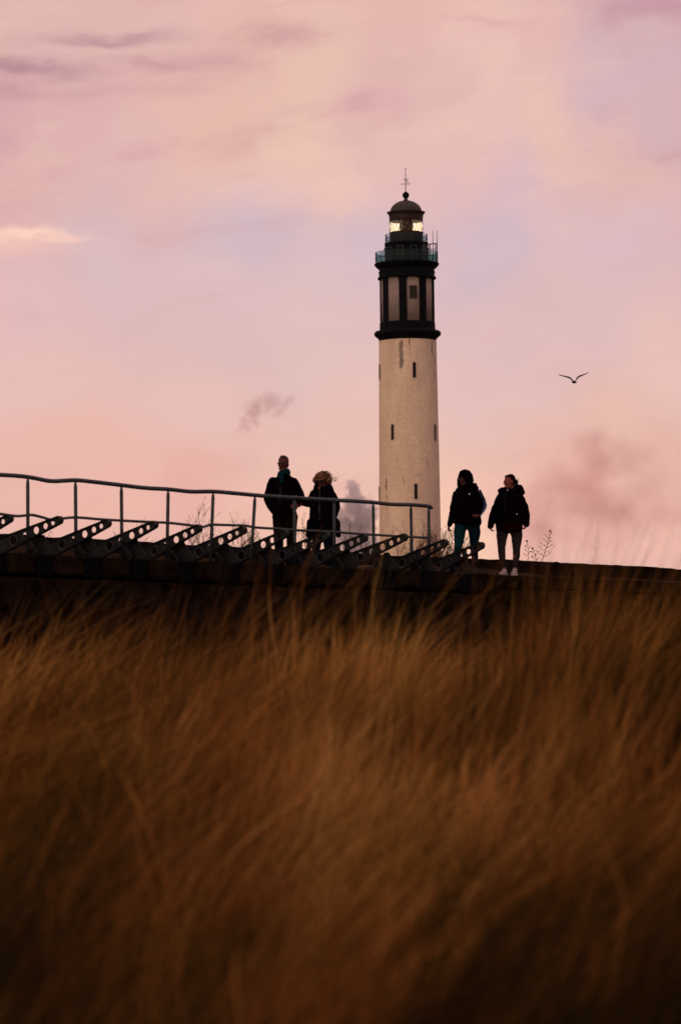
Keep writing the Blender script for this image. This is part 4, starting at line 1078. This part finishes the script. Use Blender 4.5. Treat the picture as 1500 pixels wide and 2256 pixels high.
shrub('bare_shrub', 'low dense twigs at the root of the tall twiggy shrub', 'shrub', 448, 1160, 4.6, 26, 10, 23, M['drybush'], 3, .007, G)
shrub('bare_shrub', 'dense brown shrub left of the bearded man', 'shrub', 528, 1150, 4.6, 36, 22, 31, M['drybush'], 3, .008, G)
shrub('bare_shrub', 'thin upright shrub seen between the man and the coat woman', 'shrub', 664, 1118, 4.6, 14, 9, 41, M['twig'], 3, .008, G)
shrub('bare_shrub', 'sparse pale shrub between the coat woman and the lighthouse', 'shrub', 795, 1130, 5, 42, 8, 51, M['drybush'], 3, .007, G)
shrub('bare_shrub', 'large dense brown shrub at the foot of the lighthouse shaft', 'shrub', 958, 1150, 4.4, 50, 46, 61, M['drybush'], 3, .009, G)
shrub('bare_shrub', 'brown shrub leaning left below the lighthouse slit window', 'shrub', 905, 1168, 4.4, 36, 24, 63, M['drybush'], 3, .008, G)
shrub('bare_shrub', 'scraggy shrub around the hooded walker\'s legs', 'shrub', 1000, 1180, 4.6, 34, 12, 71, M['drybush'], 3, .007, G)
def budded_weed(label, foot, tip, n, seed, nb, r0):
    rnd = random.Random(seed)
    b = behind(foot[0], foot[1], n); zg = float(ground_h(np.array([b.x]), np.array([b.y]))[0])
    base = Vector((b.x, b.y, zg)); top = behind(tip[0], tip[1], n) - base; low = Vector((b.x, b.y, b.z)) - base
    o = thing('dry_weed', label, 'weed', base)
    stem = spline([Vector((0,0,-.03)), low, low.lerp(top, .5) + Vector((.02,0,0)), top], 5)
    bm = bmesh.new(); tube(bm, stem, [r0*(1-.65*k/(len(stem)-1)) for k in range(len(stem))], 5); finish(bm, 'stem', M['twig'], o, True)
    for k in range(nb):
        f = .30 + .66*k/nb; p = low.lerp(top, max(0, f-.15)/.85); sg = -1 if k % 2 else 1
        L = (1.05-f)*(top-low).length*rnd.uniform(.30, .62)
        e = p + Vector((sg*L*.8, rnd.uniform(-.1,.1), L*rnd.uniform(.35, .75))); md_ = p.lerp(e, .5) + Vector((0,0,-.02))
        pts = spline([p, md_, e], 3); bm = bmesh.new(); tube(bm, pts, [r0*.5*(1-.5*i_/(len(pts)-1)) for i_ in range(len(pts))], 4)
        for q_ in (e, md_.lerp(e, .5) + Vector((0,0,.012)), p.lerp(md_, .6) + Vector((0,0,.01))):
            if rnd.random() < .85: bmesh.ops.create_icosphere(bm, subdivisions=1, radius=rnd.uniform(.007,.013), matrix=Matrix.Translation(q_))
        finish(bm, 'side_twig', M['twig'], o, True)
    bm = bmesh.new(); bmesh.ops.create_icosphere(bm, subdivisions=2, radius=.022, matrix=Matrix.Translation(top)); finish(bm, 'bud', M['twig'], o, True)
budded_weed('tall budded weed standing right of the woman in white trainers', (1192,1240), (1211,1170), 3.3, 4, 11, .009)
budded_weed('short dry weed close beside the woman in white trainers', (1162,1238), (1160,1192), 3.3, 9, 7, .007)
budded_weed('small leaning dry weed between the short one and the tall budded weed', (1180,1240), (1172,1208), 3.3, 13, 5, .006)

# ------------------------------------------------------------------ grass of the dune
def grass_mat():
    m = bpy.data.materials.new('dry dune grass'); m.use_nodes = True; t = NT(m.node_tree); t.n.clear()
    a = t.new('ShaderNodeAttribute'); a.attribute_name = 'tone'
    c = t.ramp(a.outputs['Fac'], [(0, (.018,.015,.006,1)), (.22, (.058,.032,.010,1)), (.42, (.160,.070,.018,1)), (.60, (.29,.118,.028,1)), (.8, (.45,.21,.056,1)), (1, (.62,.34,.11,1))])
    tc = t.new('ShaderNodeTexCoord').outputs['Object']
    c = t.mix(t.mr(t.noise(t.v('MULTIPLY', tc, (1, .55, .3)), 1.5, 4, .6), .42, .66), c, t.mix(1.0, c, (.80,1.02,.85,1), 'MULTIPLY'))
    d = t.new('ShaderNodeBsdfDiffuse'); tr = t.new('ShaderNodeBsdfTranslucent'); t.put(d.inputs[0], c); t.put(tr.inputs[0], c)
    mx = t.new('ShaderNodeMixShader'); mx.inputs[0].default_value = .3
    t.l.new(d.outputs[0], mx.inputs[1]); t.l.new(tr.outputs[0], mx.inputs[2]); t.l.new(mx.outputs[0], t.new('ShaderNodeOutputMaterial').inputs[0])
    return m
def vnoise(x, y, seed, n=6):
    """smooth irregular field about 0, roughly -1..1"""
    r_ = np.random.default_rng(seed); z = np.zeros_like(x)
    for k in range(n):
        a = r_.uniform(0, 2*np.pi); f = r_.uniform(.6, 1.7); ph = r_.uniform(0, 6.28)
        z += np.sin((x*np.cos(a)+y*np.sin(a))*f*2.2 + ph)
    return z/np.sqrt(n)
def blades(n, ymin, ymax, hmin, hmax, wbase, seed, pw=1.0, margin=.9, segs=5, spread=.15, tone0=0, xr=None, outer=0):
    r_ = np.random.default_rng(seed)
    Y = ymin + (ymax-ymin)*r_.random(n)**pw
    half = .0904*Y + margin
    X = (r_.random(n)*2-1)*half
    if xr is not None: X = (xr[0] + (xr[1]-xr[0])*r_.random(n))*.0904*Y
    if outer: X = np.sign(X)*(half + outer*r_.random(n))        # the dune goes on beside the picture
    # tufts
    cl = vnoise(X*3.2, Y*2.2, 3); big = vnoise(X*.9, Y*.5, 9)
    dens = .58 + .34*cl + .20*big
    keep = r_.random(n) < np.clip(dens, .12, 1); X, Y, cl, big = X[keep], Y[keep], cl[keep], big[keep]; n = len(X)
    Z = dune(X, Y) - .02
    h = (hmin + (hmax-hmin)*r_.random(n)**1.3)*(1 + .20*vnoise(X*2.3, Y*1.5, 21) + .16*cl)
    lean = np.clip(.66 + .26*smooth(15, 7, Y) + .36*vnoise(X*.8, Y*.45, 33) + .22*r_.standard_normal(n), .05, 1.6)      # wind lean
    ang = r_.normal(0, .75, n) + .35*vnoise(X*.7, Y*.5, 41)                                       # heading, 0 = towards +X
    dx, dy = np.cos(ang), np.sin(ang)
    wa = r_.uniform(0, np.pi, n)
    t = np.linspace(0, 1, segs+1)
    bend = lean[:, None]*(t**1.6)[None]*h[:, None]
    curl = r_.normal(0, .05, (n, 1))*np.sin(t*np.pi*1.5)[None]*h[:, None]
    px = X[:, None] + dx[:, None]*bend*.85 - dy[:, None]*curl
    py = Y[:, None] + dy[:, None]*bend*.85 + dx[:, None]*curl
    drop = 1/np.sqrt(1 + (lean[:, None]*1.0*t[None]**.8)**2)
    pz = Z[:, None] + h[:, None]*t[None]*drop
    wd = (wbase*(.6+.8*r_.random(n)))[:, None]*np.array([1.0, .95, .85, .7, .85, .15] if segs == 5 else np.linspace(1, .1, segs+1))[None]
    ox, oy = np.cos(wa)[:, None]*wd/2, np.sin(wa)[:, None]*wd/2
    L = np.stack([px-ox, py-oy, pz], -1); Rr = np.stack([px+ox, py+oy, pz], -1)
    V = np.stack([L, Rr], 2).reshape(-1, 3)
    k = (segs+1)*2; b0 = (np.arange(n)*k)[:, None] + (np.arange(segs)*2)[None]
    Fc = np.stack([b0, b0+1, b0+3, b0+2], -1).reshape(-1, 4)
    olive = smooth(13.0, 3.5, Y)*.24  # near blades painted darker: foreground shade put into their tone
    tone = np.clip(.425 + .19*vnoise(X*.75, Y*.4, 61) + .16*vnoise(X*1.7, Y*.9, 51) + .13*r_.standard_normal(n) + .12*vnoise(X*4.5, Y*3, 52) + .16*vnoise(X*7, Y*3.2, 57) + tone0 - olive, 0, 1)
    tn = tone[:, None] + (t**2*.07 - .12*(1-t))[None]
    tn = np.repeat(np.clip(tn, 0, 1)[:, :, None], 2, 2).reshape(-1)
    return V, Fc, tn
parts = [
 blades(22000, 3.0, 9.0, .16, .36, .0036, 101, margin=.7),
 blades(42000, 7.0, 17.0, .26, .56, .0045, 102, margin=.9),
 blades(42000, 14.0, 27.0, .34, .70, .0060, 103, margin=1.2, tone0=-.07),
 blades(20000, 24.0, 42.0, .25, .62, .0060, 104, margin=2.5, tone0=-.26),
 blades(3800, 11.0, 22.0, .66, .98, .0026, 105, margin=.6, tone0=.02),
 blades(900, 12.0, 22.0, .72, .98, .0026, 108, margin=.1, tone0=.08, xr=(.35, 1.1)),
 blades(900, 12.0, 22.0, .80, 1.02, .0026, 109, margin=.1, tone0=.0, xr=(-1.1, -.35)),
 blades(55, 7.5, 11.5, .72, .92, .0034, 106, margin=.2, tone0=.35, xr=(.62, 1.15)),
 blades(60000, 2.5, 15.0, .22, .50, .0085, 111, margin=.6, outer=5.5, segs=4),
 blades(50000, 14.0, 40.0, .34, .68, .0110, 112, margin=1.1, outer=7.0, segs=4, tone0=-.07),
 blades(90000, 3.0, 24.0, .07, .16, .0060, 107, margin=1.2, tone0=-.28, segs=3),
]
off = 0; VV, FF, TT = [], [], []
for V, Fc, tn in parts:
    VV.append(V); FF.append(Fc+off); TT.append(tn); off += len(V)
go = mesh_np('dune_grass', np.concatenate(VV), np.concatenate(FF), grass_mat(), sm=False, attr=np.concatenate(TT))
tag(go, 'long dry orange brown grass bent by wind on the dune below the wall', 'grass', kind='stuff')
# ------------------------------------------------------------------ industrial steam drifting far behind
def steam_mat(name, col, dens, lobes, nscale, seed, thr=.45, soft=.25, stretch=(1,1,1)):
    m = bpy.data.materials.new(name); m.use_nodes = True; t = NT(m.node_tree); t.n.clear()
    tc = t.new('ShaderNodeTexCoord').outputs['Object']
    wv = t.v('SCALE', t.v('SUBTRACT', t.noise(tc, nscale, 4, .6, col=True), (.5,.5,.5)), sc=1.3/nscale)
    q = t.v('ADD', tc, wv); val = None
    for (c, r_) in lobes:
        d = t.v('LENGTH', t.v('DIVIDE', t.v('SUBTRACT', q, c), r_))
        f = t.mr(d, 1.15, .0, 0, 1, False); val = f if val is None else t.m('SMOOTH_MAX', val, f, .25)
    n = t.noise(t.v('ADD', tc, (seed, 0, 0)), nscale*1.6, 7, .66)
    f = t.mr(t.m('ADD', t.m('MULTIPLY', val, 1.0), t.m('MULTIPLY', t.m('SUBTRACT', n, .5), 2.0)), thr, thr+soft)
    f = t.m('MULTIPLY', f, t.mr(val, .02, .30))
    v = t.new('ShaderNodeVolumePrincipled'); v.inputs['Color'].default_value = (*col, 1)
    v.inputs['Anisotropy'].default_value = .1
    t.put(v.inputs['Density'], t.m('MULTIPLY', f, dens))
    t.l.new(v.outputs[0], t.new('ShaderNodeOutputMaterial').inputs['Volume']); return m
DS = 700.0; KS = DS/F
def plume(label, cx, cy, lobes_px, col, dens, nscale, seed, thr=.5, soft=.3):
    c = at(cx, cy, DS)
    lobes = [((( x-cx)*KS, 0, (cy-y)*KS), (rx*KS, max(rx, ry)*KS*.6, ry*KS)) for x, y, rx, ry in lobes_px]
    lo = [min(l[0][i]-l[1][i]*1.25 for l in lobes) for i in range(3)]; hi = [max(l[0][i]+l[1][i]*1.25 for l in lobes) for i in range(3)]
    bm = bmesh.new(); box(bm, [(a+b)/2 for a, b in zip(lo, hi)], (Vector((1,0,0)), Vector((0,1,0)), UP), [(b-a)/2 for a, b in zip(lo, hi)])
    o = finish(bm, 'steam_plume', steam_mat('steam', col, dens, lobes, nscale, seed, thr, soft), None, False, c)
    return tag(o, label, 'steam plume', None, 'stuff')
plume('lavender grey steam billowing up left of the lighthouse foot', 790, 1160, [(775,1185,50,60),(782,1120,40,50),(778,1085,24,34),(800,1150,40,60),(815,1210,45,40),(752,1150,24,50)], (.95,.94,1.0), .85, .42, 3, .24, .30)
plume('small curl of mauve steam high in the sky left of the lighthouse', 590, 905, [(600,890,54,30),(560,908,36,36),(540,935,28,32),(632,886,28,22)], (.82,.46,.52), .24, .30, 9, .05, 1.0)
plume('faint mauve steam puff behind the sixth railing post', 525, 1142, [(524,1138,26,26),(535,1165,34,24)], (.72,.50,.56), .18, .42, 15, .36, .5)
plume('broad rosy smoke bank right of the walkers above the parapet', 1285, 1110, [(1270,1095,135,105),(1350,1120,150,95),(1210,1140,110,90),(1430,1080,130,90),(1330,1010,150,80)], (.82,.37,.41), .095, .09, 21, .12, 1.2)
